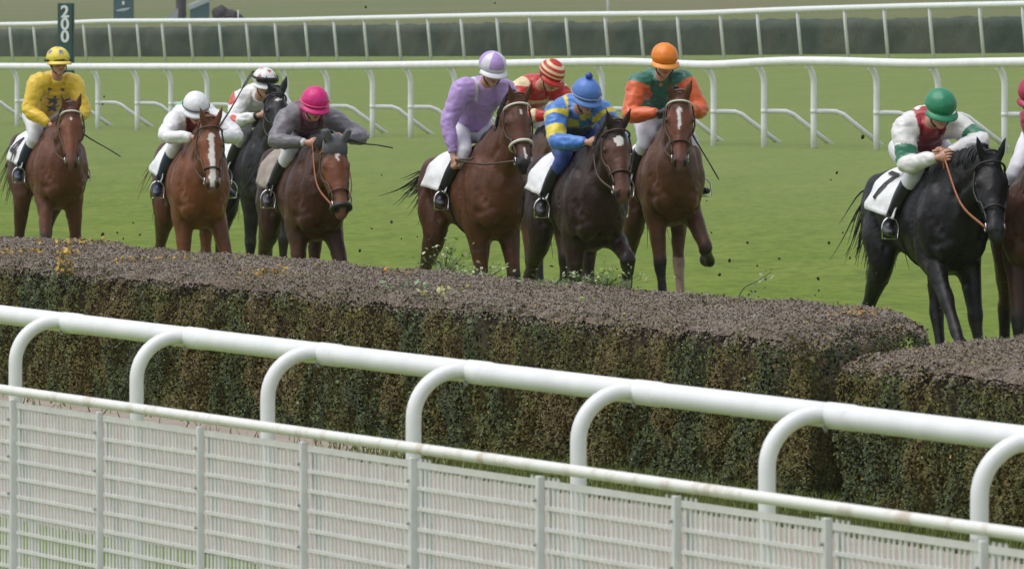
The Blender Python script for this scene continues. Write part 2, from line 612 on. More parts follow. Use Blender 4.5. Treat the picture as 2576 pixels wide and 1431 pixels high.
def hedge(label, poly, h, dens_side, dens_top, seed, side_ids):
    poly = [np.array([q[0], q[1], 0.0]) for q in poly]
    n = len(poly)
    c = sum(poly) / n
    V, Cc, Nn = [], [], []
    # faces
    for i in side_ids:
        P, Q = poly[i], poly[(i + 1) % n]
        L = np.linalg.norm(Q - P)
        k = int(L * h * dens_side)
        p, nn = clip_side(P, Q, 0.02, h, k, seed)
        al = (p[:, 0] * U[0] + p[:, 1] * U[1])
        q = np.stack([al * 2.0, p[:, 2] * 3.0, al * 0 + seed], 1)
        f1 = fbm(q, 3)                                          # patches
        f2 = fbm(np.stack([al * 7.0, p[:, 2] * 6.0, al * 0 + seed + 9], 1), 3)   # upright shoots
        f3 = fbm(np.stack([al * .8, p[:, 2] * .8, al * 0 + seed + 21], 1), 2)
        dep = (f2 - .5) * .20 + (f3 - .5) * .18 - np.abs(RNG.normal(0, .024, k))
        top = np.clip((p[:, 2] - (h - .16)) / .16, 0, 1)
        dep -= .13 * top ** 2 * (.6 + .9 * f1)
        p = p + nn * dep[:, None]
        keep = RNG.random(k) < np.clip(1.25 - 1.1 * sstep(.52, .72, 1 - f2) * sstep(.35, .6, f3), .25, 1)
        x = np.clip((f1 - .5) * 2.4 + .42 + RNG.normal(0, .14, k), 0, 1)
        col = ramp(x, [(0, (.046, .060, .015)), (.3, (.070, .080, .012)), (.6, (.102, .092, .013)), (1, (.120, .084, .022))])
        green = RNG.random(k) < .10 * sstep(.4, .7, 1 - f1) + .02
        col[green] = np.array([.085, .14, .030]) * RNG.uniform(.6, 1.3, (green.sum(), 1))
        shine = RNG.random(k) < .006
        col[shine] = (.23, .26, .15)
        yel = RNG.random(k) < .005
        col[yel] = (.30, .20, .03)
        # clipped rim is browner and greyer, like the top
        rim = (RNG.random(k) < top ** 1.5 * .8)
        col[rim] = ramp(RNG.random(rim.sum()), [(0, (.13, .105, .070)), (1, (.23, .185, .155))])
        col *= RNG.uniform(.84, 1.16, (k, 1))
        ln = RNG.uniform(.010, .026, k) * np.where(RNG.random(k) < .05, 1.6, 1); wd = ln * RNG.uniform(.45, .8, k)
        up = nn[keep] + np.outer(.35 + .9 * top[keep], (0, 0, 1.0))
        up /= np.linalg.norm(up, axis=1)[:, None]
        v, cc, q = leaf_cards(p[keep], up, ln[keep], wd[keep], col[keep], .8, .55)
        V.append(v); Cc.append(cc); Nn.append(q)
    # clipped top: triangulated fan of the polygon
    tri = [(c, poly[i], poly[(i + 1) % n]) for i in range(n)]
    for (A, B, D) in tri:
        ar = abs((B - A)[0] * (D - A)[1] - (B - A)[1] * (D - A)[0]) / 2
        k = int(ar * dens_top)
        r1, r2 = np.sqrt(RNG.random(k)), RNG.random(k)
        p = A + np.outer(r1 * (1 - r2), B - A) + np.outer(r1 * r2, D - A)
        al = p[:, 0] * U[0] + p[:, 1] * U[1]
        ac = p[:, 0] * N[0] + p[:, 1] * N[1]
        f1 = fbm(np.stack([al * 1.1, ac * 1.1, al * 0 + seed], 1), 3)
        f2 = fbm(np.stack([al * 3.5, ac * 3.5, al * 0 + seed + 4], 1), 3)
        # distance to the rim, for the rounding
        de = np.full(k, 9.0)
        for i in range(n):
            P, Q = poly[i], poly[(i + 1) % n]
            d = Q - P
            de = np.minimum(de, np.abs((p[:, 0] - P[0]) * d[1] - (p[:, 1] - P[1]) * d[0]) / np.linalg.norm(d))
        p[:, 2] = h + .05 * (f1 - .5) + .05 * (f2 - .5) - .10 * np.clip(1 - de / .22, 0, 1) ** 2 + np.abs(RNG.normal(0, .009, k))
        x = np.clip((f2 - .5) * 1.8 + .5 + RNG.normal(0, .25, k), 0, 1)
        col = ramp(x, [(0, (.165, .130, .092)), (.4, (.198, .156, .118)), (.75, (.220, .178, .140)), (1, (.250, .210, .178))])
        ol = RNG.random(k) < .25 * sstep(.5, .75, f1) + .05
        col[ol] = np.array([.13, .115, .045]) * RNG.uniform(.6, 1.3, (ol.sum(), 1))
        yl = RNG.random(k) < .05 * sstep(.58, .75, fbm(np.stack([al * .9, ac * 2, al * 0 + seed + 40], 1), 2))
        col[yl] = (.46, .29, .05)
        nn = np.tile(np.array([0, 0, 1.0]), (k, 1))
        ln = RNG.uniform(.008, .021, k); wd = ln * RNG.uniform(.35, .65, k)
        v, cc, q = leaf_cards(p, nn, ln, wd, col, .45, .6)
        V.append(v); Cc.append(cc); Nn.append(q)
    # clipped twiggy surface under the top leaves
    als, acs = [q @ U for q in poly], [q @ N for q in poly]
    ga, gc = np.arange(min(als), max(als), .05), np.arange(min(acs), max(acs), .05)
    GA, GC = np.meshgrid(ga, gc, indexing='ij')
    tp = GA[..., None] * U + GC[..., None] * N
    ins_, de = np.ones(GA.shape, bool), np.full(GA.shape, 9.0)
    for i in range(n):
        P, Q = poly[i], poly[(i + 1) % n]
        d = Q - P
        sd = ((tp[..., 1] - P[1]) * d[0] - (tp[..., 0] - P[0]) * d[1]) / np.linalg.norm(d)
        ins_ &= sd > .05
        de = np.minimum(de, sd)
    f1 = fbm(np.stack([GA * 1.1, GC * 1.1, GA * 0 + seed], -1), 3)
    f2 = fbm(np.stack([GA * 3.5, GC * 3.5, GA * 0 + seed + 4], -1), 3)
    tp[..., 2] = h + .05 * (f1 - .5) + .05 * (f2 - .5) - .10 * np.clip(1 - de / .22, 0, 1) ** 2 - .004 + (fbm(np.stack([GA * 21, GC * 21, GA * 0], -1), 2) - .5) * .02
    tcol = ramp(np.clip((f2 - .5) * 1.8 + .5, 0, 1).ravel(), [(0, (.135, .104, .072)), (.5, (.180, .142, .106)), (1, (.215, .175, .142))])
    nj_ = GA.shape[1]
    ii, jj = np.meshgrid(np.arange(GA.shape[0] - 1), np.arange(nj_ - 1), indexing='ij')
    ok = ins_[:-1, :-1] & ins_[1:, :-1] & ins_[1:, 1:] & ins_[:-1, 1:]
    a_ = (ii * nj_ + jj)[ok]
    tq = np.stack([a_, a_ + nj_, a_ + nj_ + 1, a_ + 1], 1)
    tv = tp.reshape(-1, 3)
    if len(tq):
        q0 = tv[tq[0]]
        if np.cross(q0[1] - q0[0], q0[2] - q0[0])[2] < 0: tq = tq[:, ::-1]
    V = np.concatenate(V); Cc = np.concatenate(Cc); Nn = np.concatenate(Nn)
    nl = len(V) // 4
    f = np.arange(4 * nl).reshape(-1, 4)
    # woody core, inset from the clipped faces
    cv, ins = [], []
    for i in range(n):
        a, b, d = poly[i - 1], poly[i], poly[(i + 1) % n]
        e1, e2 = (b - a) / np.linalg.norm(b - a), (d - b) / np.linalg.norm(d - b)
        m = np.array([-e1[1] - e2[1], e1[0] + e2[0], 0])
        m /= np.linalg.norm(m)
        ins.append(b + m * .17 / max(.5, abs(m @ np.array([-e1[1], e1[0], 0]))))
    for z in (0.0, h * .6, h - .10):
        for q in ins:
            cv.append((q[0], q[1], z))
    cf = []
    for lv in range(2):
        for i in range(n):
            j = (i + 1) % n
            cf.append([lv * n + i, lv * n + j, (lv + 1) * n + j, (lv + 1) * n + i])
    base = len(V)
    me_v = np.concatenate([V, np.array(cv), tv])
    quads = np.concatenate([f, np.array(cf) + base, tq + base + len(cv)])
    # top cap as quads fan
    cap = [[base + 2 * n, base + 2 * n + i, base + 2 * n + i + 1, base + 2 * n + min(i + 2, n - 1)] for i in range(1, n - 2, 2)]
    quads = np.concatenate([quads, np.array(cap)])
    cc_ = np.tile(np.array([.068, .054, .016]), (len(cv), 1)); cc_[-n:] = (.16, .125, .095)
    cols = np.concatenate([Cc, cc_, tcol])
    Nn = np.concatenate([Nn, np.tile(np.array([0, -.6, .8]), (len(cv), 1)), np.tile(np.array([0, -.1, .99]), (len(tv), 1))])
    o = mesh_obj("hedge", me_v, quads, [M['leaf'], M['twig']], None, cols, True, Nn)
    mi = np.zeros(len(quads), np.int32); mi[nl:] = 1
    o.data.polygons.foreach_set("material_index", mi)
    tag(o, label, "hedge", "clipped hedges along the track")
    return o


def gp(px, t):
    Y = t / (CU * (px - CX) / F + SU)
    return ((px - CX) / F * Y, Y)


h1 = [gp(-160, 17.07), gp(2040, 17.07), gp(2078, 17.3), gp(2325, 18.45), gp(2338, 18.75), gp(2290, 19.0), gp(1200, 19.0), gp(-160, 19.0)]
hedge("long brown hedge with a rounded right end, leading in from the left", h1, .93, 11000, 7000, 3, [0, 1, 2, 3])
h2 = [gp(2118, 16.72), gp(2800, 16.72), gp(3300, 19.0), gp(2576, 19.0), gp(2300, 17.5), gp(2128, 16.85)]
hedge("short brown hedge at the right, beyond the dark gap", h2, .875, 11000, 7000, 11, [0, 5])


# weeds and yellow leaves growing through the hedge top
def sprig(name, label, cat, px, py, z, rad, n, size, cols, group=None, hgt=.12):
    c = at_z(px, py, z)
    k = n
    p = np.stack([RNG.normal(0, rad, k), RNG.normal(0, rad * .6, k), np.abs(RNG.normal(0, hgt * .5, k))], 1)
    col = np.array(cols)[RNG.integers(0, len(cols), k)] * RNG.uniform(.7, 1.25, (k, 1))
    ln = RNG.uniform(.6, 1.2, k) * size
    v, cc = leaf_cards(p, np.tile(np.array([0, -.3, 1.0]), (k, 1)), ln, ln * .6, col, .7)
    mb_v, mb_f = [v], [np.arange(4 * k).reshape(-1, 4)]
    base = len(v)
    # stems
    sv, sf, sc = [], [], []
    for i in range(k):
        b = np.array([p[i, 0] * .02, p[i, 1] * .02, -.05])
        d = p[i] - b
        s = np.cross(d, (0, 1, 0)); s = s / (np.linalg.norm(s) + 1e-6) * .0011
        sv += [b - s, b + s, p[i] + s * .5, p[i] - s * .5]
        sf.append([base + len(sv) - 4, base + len(sv) - 3, base + len(sv) - 2, base + len(sv) - 1])
        sc += [(.07, .10, .03)] * 4
    o = mesh_obj(name, np.concatenate([v, np.array(sv)]), np.concatenate([mb_f[0], np.array(sf)]), M['leaf'], None, np.concatenate([cc, np.array(sc)]), False)
    o.location = c
    tag(o, label, cat, group)
    return o


GRN = [(.12, .20, .05), (.20, .27, .10), (.08, .15, .03)]
YEL = [(.45, .28, .03), (.38, .24, .05), (.30, .22, .06)]
PAL = [(.30, .34, .18), (.16, .24, .08), (.40, .42, .28)]
sprig("weed", "leafy green weed on the hedge top below the lilac jockey's horse", "weed", 1120, 672, .95, .10, 110, .035, GRN + PAL, hgt=.16)
sprig("weed", "pale flowering weed on the hedge top between the bay horses' legs", "weed", 1215, 690, .93, .13, 90, .03, PAL, hgt=.06)
sprig("weed", "broad green leaf clump at the front of the hedge top left of centre", "weed", 1035, 730, .93, .11, 60, .045, [(.12, .22, .09), (.18, .28, .13)], hgt=.05)
sprig("weed", "yellow green weed beside the pale leaves on the hedge top", "weed", 1105, 745, .93, .09, 40, .04, [(.30, .30, .06), (.36, .36, .18)], hgt=.05)
sprig("weed", "grassy green weed on the hedge below the dark bay's raised foreleg", "weed", 1525, 705, .95, .14, 110, .03, GRN + PAL, hgt=.10)
sprig("weed", "bright green leaves hanging at the hedge front edge right of centre", "weed", 1455, 775, .90, .10, 70, .04, [(.14, .24, .04), (.26, .34, .08)], hgt=.05)
sprig("weed", "green weed on the hedge top under the blue jockey's horse", "weed", 1400, 720, .94, .12, 60, .035, GRN, hgt=.06)
sprig("yellow_leaves", "yellow dead leaves on the hedge top below the magenta cap", "leaves", 700, 692, .95, .09, 60, .04, YEL, hgt=.07)
sprig("yellow_leaves", "yellow leaf streak hanging on the hedge front at the far left", "leaves", 165, 690, .86, .035, 50, .05, YEL, hgt=.22)
sprig("yellow_leaves", "yellow leaves on the hedge under the chestnut horse at the far left", "leaves", 195, 612, .95, .16, 55, .045, YEL, hgt=.05)
sprig("yellow_leaves", "scattered yellow leaves at the left end of the hedge top", "leaves", 60, 635, .95, .22, 45, .045, YEL, hgt=.04)
sprig("yellow_leaves", "line of yellow leaves on the hedge top below the white-capped jockey", "leaves", 390, 650, .95, .35, 60, .035, YEL, hgt=.03)
sprig("yellow_leaves", "orange yellow leaves near the rounded right end of the hedge", "leaves", 2155, 790, .95, .08, 40, .035, [(.40, .22, .04), (.26, .16, .05)], hgt=.04)
sprig("yellow_leaves", "small orange leaf tuft in the middle of the hedge top", "leaves", 985, 690, .95, .06, 22, .04, [(.5, .24, .03), (.4, .22, .04)], hgt=.04)

# bramble shoot sticking out over the hedge right of centre
bm_ = MB()
c0 = at_t(1850, 745, 18.8)
pts = [c0 + np.array([x, 0, z]) for x, z in ((0, -.05), (.05, .05), (.13, .09), (.22, .15))]
bm_.loft(pts, [.004, .004, .003, .002], n=5, res=3, col=(.07, .08, .03))
kk = RNG.random(26)
pp = np.array([pts[0] + (pts[3] - pts[0]) * q + RNG.normal(0, .02, 3) for q in kk])
v, cc = leaf_cards(pp, np.tile(np.array([0, -.5, 1.]), (26, 1)), RNG.uniform(.02, .045, 26), RNG.uniform(.012, .022, 26), np.array(PAL)[RNG.integers(0, 3, 26)] * .8, .8)
bm_.add(v, [tuple(range(4 * i, 4 * i + 4)) for i in range(26)], cc)
tag(bm_.build("bramble_shoot", M['leaf'], None, False), "thin bramble shoot sticking up from the hedge against the grass", "plant")

# grass verge at the hedge foot
n = 26000
px = RNG.uniform(-60, 2640, n)
t = RNG.uniform(16.2, 17.25, n)
Y = t / (CU * (px - CX) / F + SU); X = (px - CX) / F * Y
den = sstep(700, 1500, px); kp = RNG.random(n) < .02 + .98 * den; px, t, X, Y, n = px[kp], t[kp], X[kp], Y[kp], int(kp.sum())
hh = RNG.uniform(.04, .11, n); a = RNG.uniform(0, 6.28, n); C = np.stack([X, Y, X * 0], 1)
d = np.stack([np.cos(a), np.sin(a), a * 0], 1) * RNG.uniform(.004, .009, n)[:, None]
v = np.stack([C - d, C + d, C + np.stack([RNG.normal(0, .35, n), RNG.normal(0, .35, n), np.ones(n)], 1) * hh[:, None]], 1).reshape(-1, 3)
k = RNG.random(n)[:, None]
g = np.array([.07, .11, .016]) * (1 - k) + np.array([.16, .18, .035]) * k
tag(mesh_obj("verge_grass", v, np.arange(3 * n).reshape(-1, 3), M['leaf'], None, np.repeat(g, 3, 0), False), "rough grass along the foot of the hedge", "grass", None, "stuff")


# ------------------------------------------------------------------ near running rail (fat tube on goosenecks)
def near_rail():
    T0 = 11.45
    root = empty("running_rail", tuple(at_t(1288, 946.7, T0) * np.array([1, 1, 0])))
    tag(root, "fat white running rail on gooseneck posts in front of the hedge", "rail")
    off = np.array(root.location)
    P = lambda px: at_t(px, 790.5 + .1213 * px, T0)
    mb = MB()
    pts = [P(x) for x in np.linspace(-260, 2900, 30)]
    mb.loft(pts, [.0455] * 30, n=28)
    mb.build("rail_tube", M['rail'], root, off=off)
    posts = [-250, 38, 343, 673, 1040, 1455, 1930, 2465]
    for px in posts:
        Y = (T0 - .25) / (CU * (px - CX) / F + SU)
        ft = np.array([(px - CX) / F * Y, Y, 0])
        j = ft + N * .25
        jx = CX + j[0] / j[1] * F
        zr = P(jx)[2] + .004
        mb = MB()
        pp = [ft + np.array([0, 0, z]) for z in np.linspace(-.05, zr - .20, 8)]
        for a in np.linspace(8, 90, 10):
            pp.append(ft + N * (.19 * (1 - math.cos(R(a)))) + np.array([0, 0, zr - .19 + .19 * math.sin(R(a))]))
        pp.append(ft + N * .25 + np.array([0, 0, zr]))
        mb.loft(pp, [.0315] * len(pp), n=20)
        post = mb.build("post", M['rail'], root, off=off)
        mb = MB()
        jc = np.array([j[0], j[1], zr - .004])
        mb.loft([jc - U * .05, jc - U * .045, jc + U * .22, jc + U * .225], [.0458, .0485, .0485, .0458], n=28)
        mb.build("rail_sleeve", M['rail'], post, off=off)
        mb = MB()
        mb.loft([jc - U * .012 - N * .03 - np.array([0, 0, .040]), jc + U * .012 - N * .03 - np.array([0, 0, .054])], [.007, .007], n=8)
        mb.build("bolt", M['clamp'], post, off=off)


near_rail()


# ------------------------------------------------------------------ mesh fence in front
def dirty_white():
    m, n, l, p = new_mat("stained_white_paint")
    tc = nd(n, "ShaderNodeTexCoord")
    no = nd(n, "ShaderNodeTexNoise")
    no.inputs["Scale"].default_value = 5.5; no.inputs["Detail"].default_value = 7; no.inputs["Roughness"].default_value = .65
    l.new(tc.outputs["Object"], no.inputs["Vector"])
    cr = nd(n, "ShaderNodeValToRGB")
    e = cr.color_ramp.elements
    e[0].position, e[0].color = .34, (.55, .47, .38, 1)
    e[1].position, e[1].color = .48, (.76, .75, .71, 1)
    l.new(no.outputs[0], cr.inputs[0])
    l.new(cr.outputs[0], p.inputs["Base Color"])
    p.inputs["Roughness"].default_value = .5
    return m


def mesh_fence():
    T0 = 9.75
    P = lambda px: at_t(px, 978 + .1421 * px, T0)
    root = empty("mesh_fence", tuple(P(1288) * np.array([1, 1, 0])))
    tag(root, "white mesh fence with a stained round top tube in the foreground", "fence")
    off = np.array(root.location)
    mb = MB()
    pts = [P(x) for x in np.linspace(-300, 3000, 40)]
    mb.loft(pts, [.0200] * 40, n=20)
    mb.build("top_tube", dirty_white(), root, off=off)
    s_of = lambda p: p @ U
    zs = lambda s: np.interp(s, sS, sZ)
    sS = np.array([s_of(p) for p in pts]); sZ = np.array([p[2] for p in pts])
    at = lambda s, t, z: U * s + N * t + np.array([0, 0, z])
    posts = [-150, 40, 258, 512, 772, 1048, 1368, 1712, 2092, 2484, 2900]
    ps = []
    ax = np.stack([U, N, np.array([0, 0, 1.0])])
    for k, px in enumerate(posts):
        p = P(px + 0)
        s = s_of(p); ps.append(s)
        mb = MB()
        zt = p[2] - .021
        # flat face turned a little to the camera, a lighter second leg beside it
        mb.box(at(s, T0 - .012, zt / 2 - .02), .011, .014, zt / 2 + .01, ax, bev=.003)
        post = mb.build("post", M['fencepost'], root, smooth=False, off=off)
        mb = MB()
        mb.loft([at(s + .03, T0 + .015, zt - .04), at(s + .05, T0 + .055, zt * .5), at(s + .07, T0 + .10, -.03)], [.016] * 3, [.010] * 3, side=(1, 0, 0), n=4)
        mb.build("panel_edge", M['rail'], post, smooth=False, off=off)
        for q in (.09, .24, .39):
            mb = MB()
            mb.loft([at(s + .0, T0 - .036, zt - q), at(s + .0, T0 - .030, zt - q)], [.007, .007], n=8)
            mb.build("bolt", M['clamp'], post, off=off)
    for a, b in zip(ps[:-1], ps[1:]):
        mb = MB()
        s0, s1 = a + .018, b - .018
        z0, z1 = zs(s0), zs(s1)
        A, B = at(s0, T0, z0), at(s1, T0, z1)
        mid = (A + B) / 2; d = B - A; L = np.linalg.norm(d); d = d / L
        up = np.cross(N, d); up = up if up[2] > 0 else -up
        axd = np.stack([d, np.cross(up, d), up])
        mb.box(mid - up * .056, L / 2, .003, .0115, axd)
        q = .056 + .082
        while q < 1.1:
            mb.box(mid - up * q, L / 2, .0035, .0065, axd)
            q += .072
        k = int(L / .052)
        for i in range(k):
            s = s0 + (i + .5) / k * (s1 - s0)
            zt = zs(s)
            lift = .018 if (i < 3 or i > k - 4) and a > ps[4] else 0
            w = .0116 * (1 + .18 * math.sin(i * 7.3 + a * 3))
            hi = zt - .052 + lift
            mb.box(at(s + .004 * math.sin(i * 3.1), T0 + .004, (hi + .02) / 2), w, .0018, (hi - .02) / 2, ax)
        mb.build("mesh_panel", M['mesh'], root, smooth=False, off=off)


mesh_fence()


# ------------------------------------------------------------------ middle rail with braced posts
def polyrail(xs, ys, t):
    return lambda px: at_t(px, float(np.interp(px, xs, ys)), t)


def smooth_pts(P, x0, x1, n):
    return [P(x) for x in np.linspace(x0, x1, n)]


def middle_rail():
    T0 = 46.3
    xs = [-300, 0, 210, 670, 1000, 1288, 1420, 1568, 1680, 1763, 1840, 1908, 2013, 2130, 2238, 2323, 2400, 2488, 2576, 2800]
    ys = [167, 167, 168, 168, 164, 160, 157, 155.5, 160, 164.5, 162, 156.5, 153, 155, 159, 160.5, 159, 157, 156, 155]
    P = polyrail(xs, ys, T0)
    c = P(1288)
    root = empty("braced_rail", (c[0], c[1], float(ground_z(c[0], c[1]))))
    tag(root, "white running rail with braced posts on the grass right behind the horses", "rail")
    off = np.array(root.location)
    pts = np.array(smooth_pts(P, -200, 2760, 220))
    k = np.array([1, 2, 3, 4, 5, 4, 3, 2, 1.0]); k /= k.sum()
    pts[4:-4, 2] = np.convolve(pts[:, 2], k, 'valid')
    mb = MB(); mb.loft(pts, [.066] * len(pts), n=18)
    mb.build("rail_tube", M['rail'], root, off=off)
    px_arr = np.array([CX + p[0] / p[1] * F for p in pts])
    feet = [-55, 43, 145, 246, 345, 430, 521, 614, 720, 824, 937, 1033, 1145, 1262, 1385, 1515, 1652, 1795, 1922, 2047, 2205, 2360, 2527, 2690]
    for px in feet:
        T1 = T0 + .12
        Y = T1 / (CU * (px - CX) / F + SU)
        X = (px - CX) / F * Y
        gz = float(ground_z(X, Y))
        ft = np.array([X, Y, gz])
        zr = float(np.interp(px - 14, px_arr, pts[:, 2]))
        mb = MB()
        pp = [ft + np.array([0, 0, z]) for z in (-.05, .3, .6)]
        hz = zr - gz
        for q, w in ((hz - .30, 0), (hz - .22, .012), (hz - .15, .035), (hz - .09, .07), (hz - .055, .11)):
            pp.append(ft - N * w + np.array([0, 0, q]))
        mb.loft(pp, [.045] * len(pp), n=10)
        post = mb.build("post", M['rail'], root, off=off)
        mb = MB()
        zb = hz * .42
        mb.loft([ft + np.array([0, 0, zb - .03]), ft + np.array([0, 0, zb + .03])], [.048, .048], n=10)
        mb.build("clamp", M['railfar'], post, off=off)
        mb = MB()
        f2 = ft + N * 1.06
        g2 = float(ground_z(f2[0], f2[1]))
        pp = [ft + np.array([0, 0, zb]), ft + N * .15 + np.array([0, 0, zb]), ft + N * .34 + np.array([0, 0, zb - .005]), ft + N * .46 + np.array([0, 0, zb - .05]), ft + N * .55 + np.array([0, 0, zb - .12])]
        pp.append(np.array([f2[0], f2[1], g2 - .02]))
        mb.loft(pp, [.037] * len(pp), n=8)
        mb.build("brace", M['rail'], post, off=off)


middle_rail()


def far_rail():
    T0 = 76.5
    xs = [-300, 0, 140, 240, 680, 860, 1288, 1763, 1900, 2040, 2288, 2576, 2900]
    ys = [63, 62, 60, 53.5, 52, 47, 38, 34, 28, 23, 16, 10, 3]
    P = polyrail(xs, ys, T0)
    c = P(1288)
    root = empty("plain_rail", (c[0], c[1], float(ground_z(c[0], c[1]))))
    tag(root, "white rail on thin leaning posts in front of the dark far hedge", "rail")
    off = np.array(root.location)
    pts = np.array(smooth_pts(P, -200, 2760, 200))
    k = np.ones(9) / 9
    pts[4:-4, 2] = np.convolve(pts[:, 2], k, 'valid')
    mb = MB(); mb.loft(pts, [.075] * len(pts), n=14)
    mb.build("rail_tube", M['railfar'], root, off=off)
    px_arr = np.array([CX + p[0] / p[1] * F for p in pts])
    tops = [-35, 25, 85, 150, 210, 275, 345, 408, 478, 552, 620, 692, 768, 840, 916, 1000, 1076, 1160, 1250, 1332, 1424, 1522, 1610, 1704, 1812, 1905, 2006, 2124, 2224, 2338, 2464, 2572, 2690]
    for px in tops:
        Y = T0 / (CU * (px - CX) / F + SU)
        zr = float(np.interp(px, px_arr, pts[:, 2]))
        top = np.array([(px - CX) / F * Y, Y, zr])
        ft = top + N * .105
        ft[2] = float(ground_z(ft[0], ft[1])) - .05
        mb = MB()
        mb.loft([top, top * .75 + ft * .25 + N * -.012, ft], [.042, .04, .04], n=8)
        mb.build("post", M['railfar'], root, off=off)


far_rail()


# ------------------------------------------------------------------ far hedge: dark band
def far_hedge():
    xs = np.linspace(-250, 2850, 420)
    v, f = [], []
    K = 16
    for i, px in enumerate(xs):
        for j in range(K):
            a = j / (K - 1)
            # profile: up the front, over the top, down the back
            if a < .45: t, w = 80.2, a / .45
            elif a < .6: t, w = 80.2 + 2.2 * (a - .45) / .15, 1
            else: t, w = 82.4, 1 - (a - .6) / .4
            Y = t / (CU * (px - CX) / F + SU); X = (px - CX) / F * Y
            g = float(ground_z(X, Y))
            ytop = np.interp(px, [0, 1288, 2576], [71, 54, 38])
            Yf = 80.2 / (CU * (px - CX) / F + SU)
            zt = at_y(px, ytop, Yf)[2]
            z = g - .05 + (zt - g) * w
            v.append((X, Y, z))
    v = np.array(v)
    nz = fbm(v * np.array([1.3, 1.3, 1.6]), 4) - .5
    v = v + np.outer(nz * .22, -N)
    top = np.tile((np.arange(K) / (K - 1) > .3) & (np.arange(K) / (K - 1) < .75), len(xs))
    v[:, 2] += np.where(top, (fbm(v * 1.1, 3) - .5) * .16, 0)
    for i in range(len(xs) - 1):
        for j in range(K - 1):
            a = i * K + j
            f.append((a, a + K, a + K + 1, a + 1))
    q = fbm(v * np.array([.5, .5, .9]), 3)
    col = ramp(np.clip((q - .5) * 2.4 + .5, 0, 1), [(0, (.036, .054, .038)), (.5, (.050, .066, .045)), (1, (.066, .074, .050))])
    o = mesh_obj("hedge", v, np.array(f), mk('far_hedge_leaves', None, .8, .22, 9, .4, 14, .2, attr=True), None, col)
    if np.mean([p.normal @ Vector((-.3, -1, .3)) for p in list(o.data.polygons)[::97]]) < 0: o.data.flip_normals()
    tag(o, "tall dark grey green hedge behind the farthest white rail", "hedge")


far_hedge()


# ------------------------------------------------------------------ distance post, huts, far things
def text_obj(body, size, loc, parent, name, mat, depth=.006, bold=.012, rz=0.0):
    cu = bpy.data.curves.new("t", 'FONT')
    cu.body, cu.size, cu.extrude, cu.offset = body, size, depth, bold * size
    cu.align_x, cu.align_y = 'CENTER', 'CENTER'
    ob = bpy.data.objects.new("t", cu)
    COL.objects.link(ob)
    dg = bpy.context.evaluated_depsgraph_get()
    me = bpy.data.meshes.new_from_object(ob.evaluated_get(dg))
    bpy.data.objects.remove(ob)
    me.name = name
    me.materials.clear(); me.materials.append(mat)
    o = bpy.data.objects.new(name, me)
    COL.objects.link(o)
    o.parent = parent
    o.location = loc
    o.rotation_euler = (math.pi / 2, 0, rz)
    return o


def distance_post():
    t = 49.5
    Y = t / (CU * (164 - CX) / F + SU); X = (164 - CX) / F * Y
    g = float(ground_z(X, Y))
    ztop = at_y(164, 8, Y)[2]
    sc = F / Y
    root = empty("distance_post", (X, Y, g))
    tag(root, "tall dark green distance post marked 200 at the far left", "sign")
    hw, hh = 18.5 / sc, (ztop - g) / 2
    mb = MB(); mb.box((0, 0, hh), hw, .07, hh, bev=.012)
    mb.build("board", M['sign'], root, False)
    mb = MB(); mb.box((hw + .022, .01, hh), .018, .05, hh, bev=.006)
    mb.build("edge_trim", M['teal'], root, False)
    for ch, py in (("2", 31), ("0", 62), ("0", 93)):
        z = at_y(164, py, Y)[2] - g
        text_obj(ch, .335, (0, -.076, z), root, "digit", M['signwhite'], bold=.03)


distance_post()


def hut(px0, px1, base_t, label, cat, name, parts):
    px = (px0 + px1) / 2
    Y = base_t / (CU * (px - CX) / F + SU); X = (px - CX) / F * Y
    g = float(ground_z(X, Y))
    root = empty(name, (X, Y, g))
    tag(root, label, cat)
    parts(root, F / Y, Y, g)
    return root


def parts_a(root, sc, Y, g):
    hw = 25 / sc
    mb = MB(); mb.box((0, 0, 1.15), hw, .45, 1.2, bev=.03); mb.build("panel", M['teal'], root, False)
    mb = MB(); mb.box((0, 0, 2.40), hw + .06, .52, .05, bev=.02); mb.build("roof", M['palepanel'], root, False)
    mb = MB(); mb.box((.0, -.462, at_y(312, 8, Y)[2] - g), .055, .012, .09, bev=.02); mb.build("white_mark", M['signwhite'], root, False)
    mb = MB()
    z0 = at_y(312, 26, Y)[2] - g
    mb.loft([(-.36, -.455, z0 - .03), (-.1, -.455, z0 - .01), (.14, -.455, z0 + .03), (.33, -.455, z0 + .12)], [.02, .075, .07, .02], [.008] * 4, side=(0, 0, 1), n=8, res=3)
    mb.build("pale_swoosh", M['palepanel'], root)


hut(286, 337, 126, "teal kiosk with a small white mark, behind the far rail at the left", "kiosk", "kiosk", parts_a)


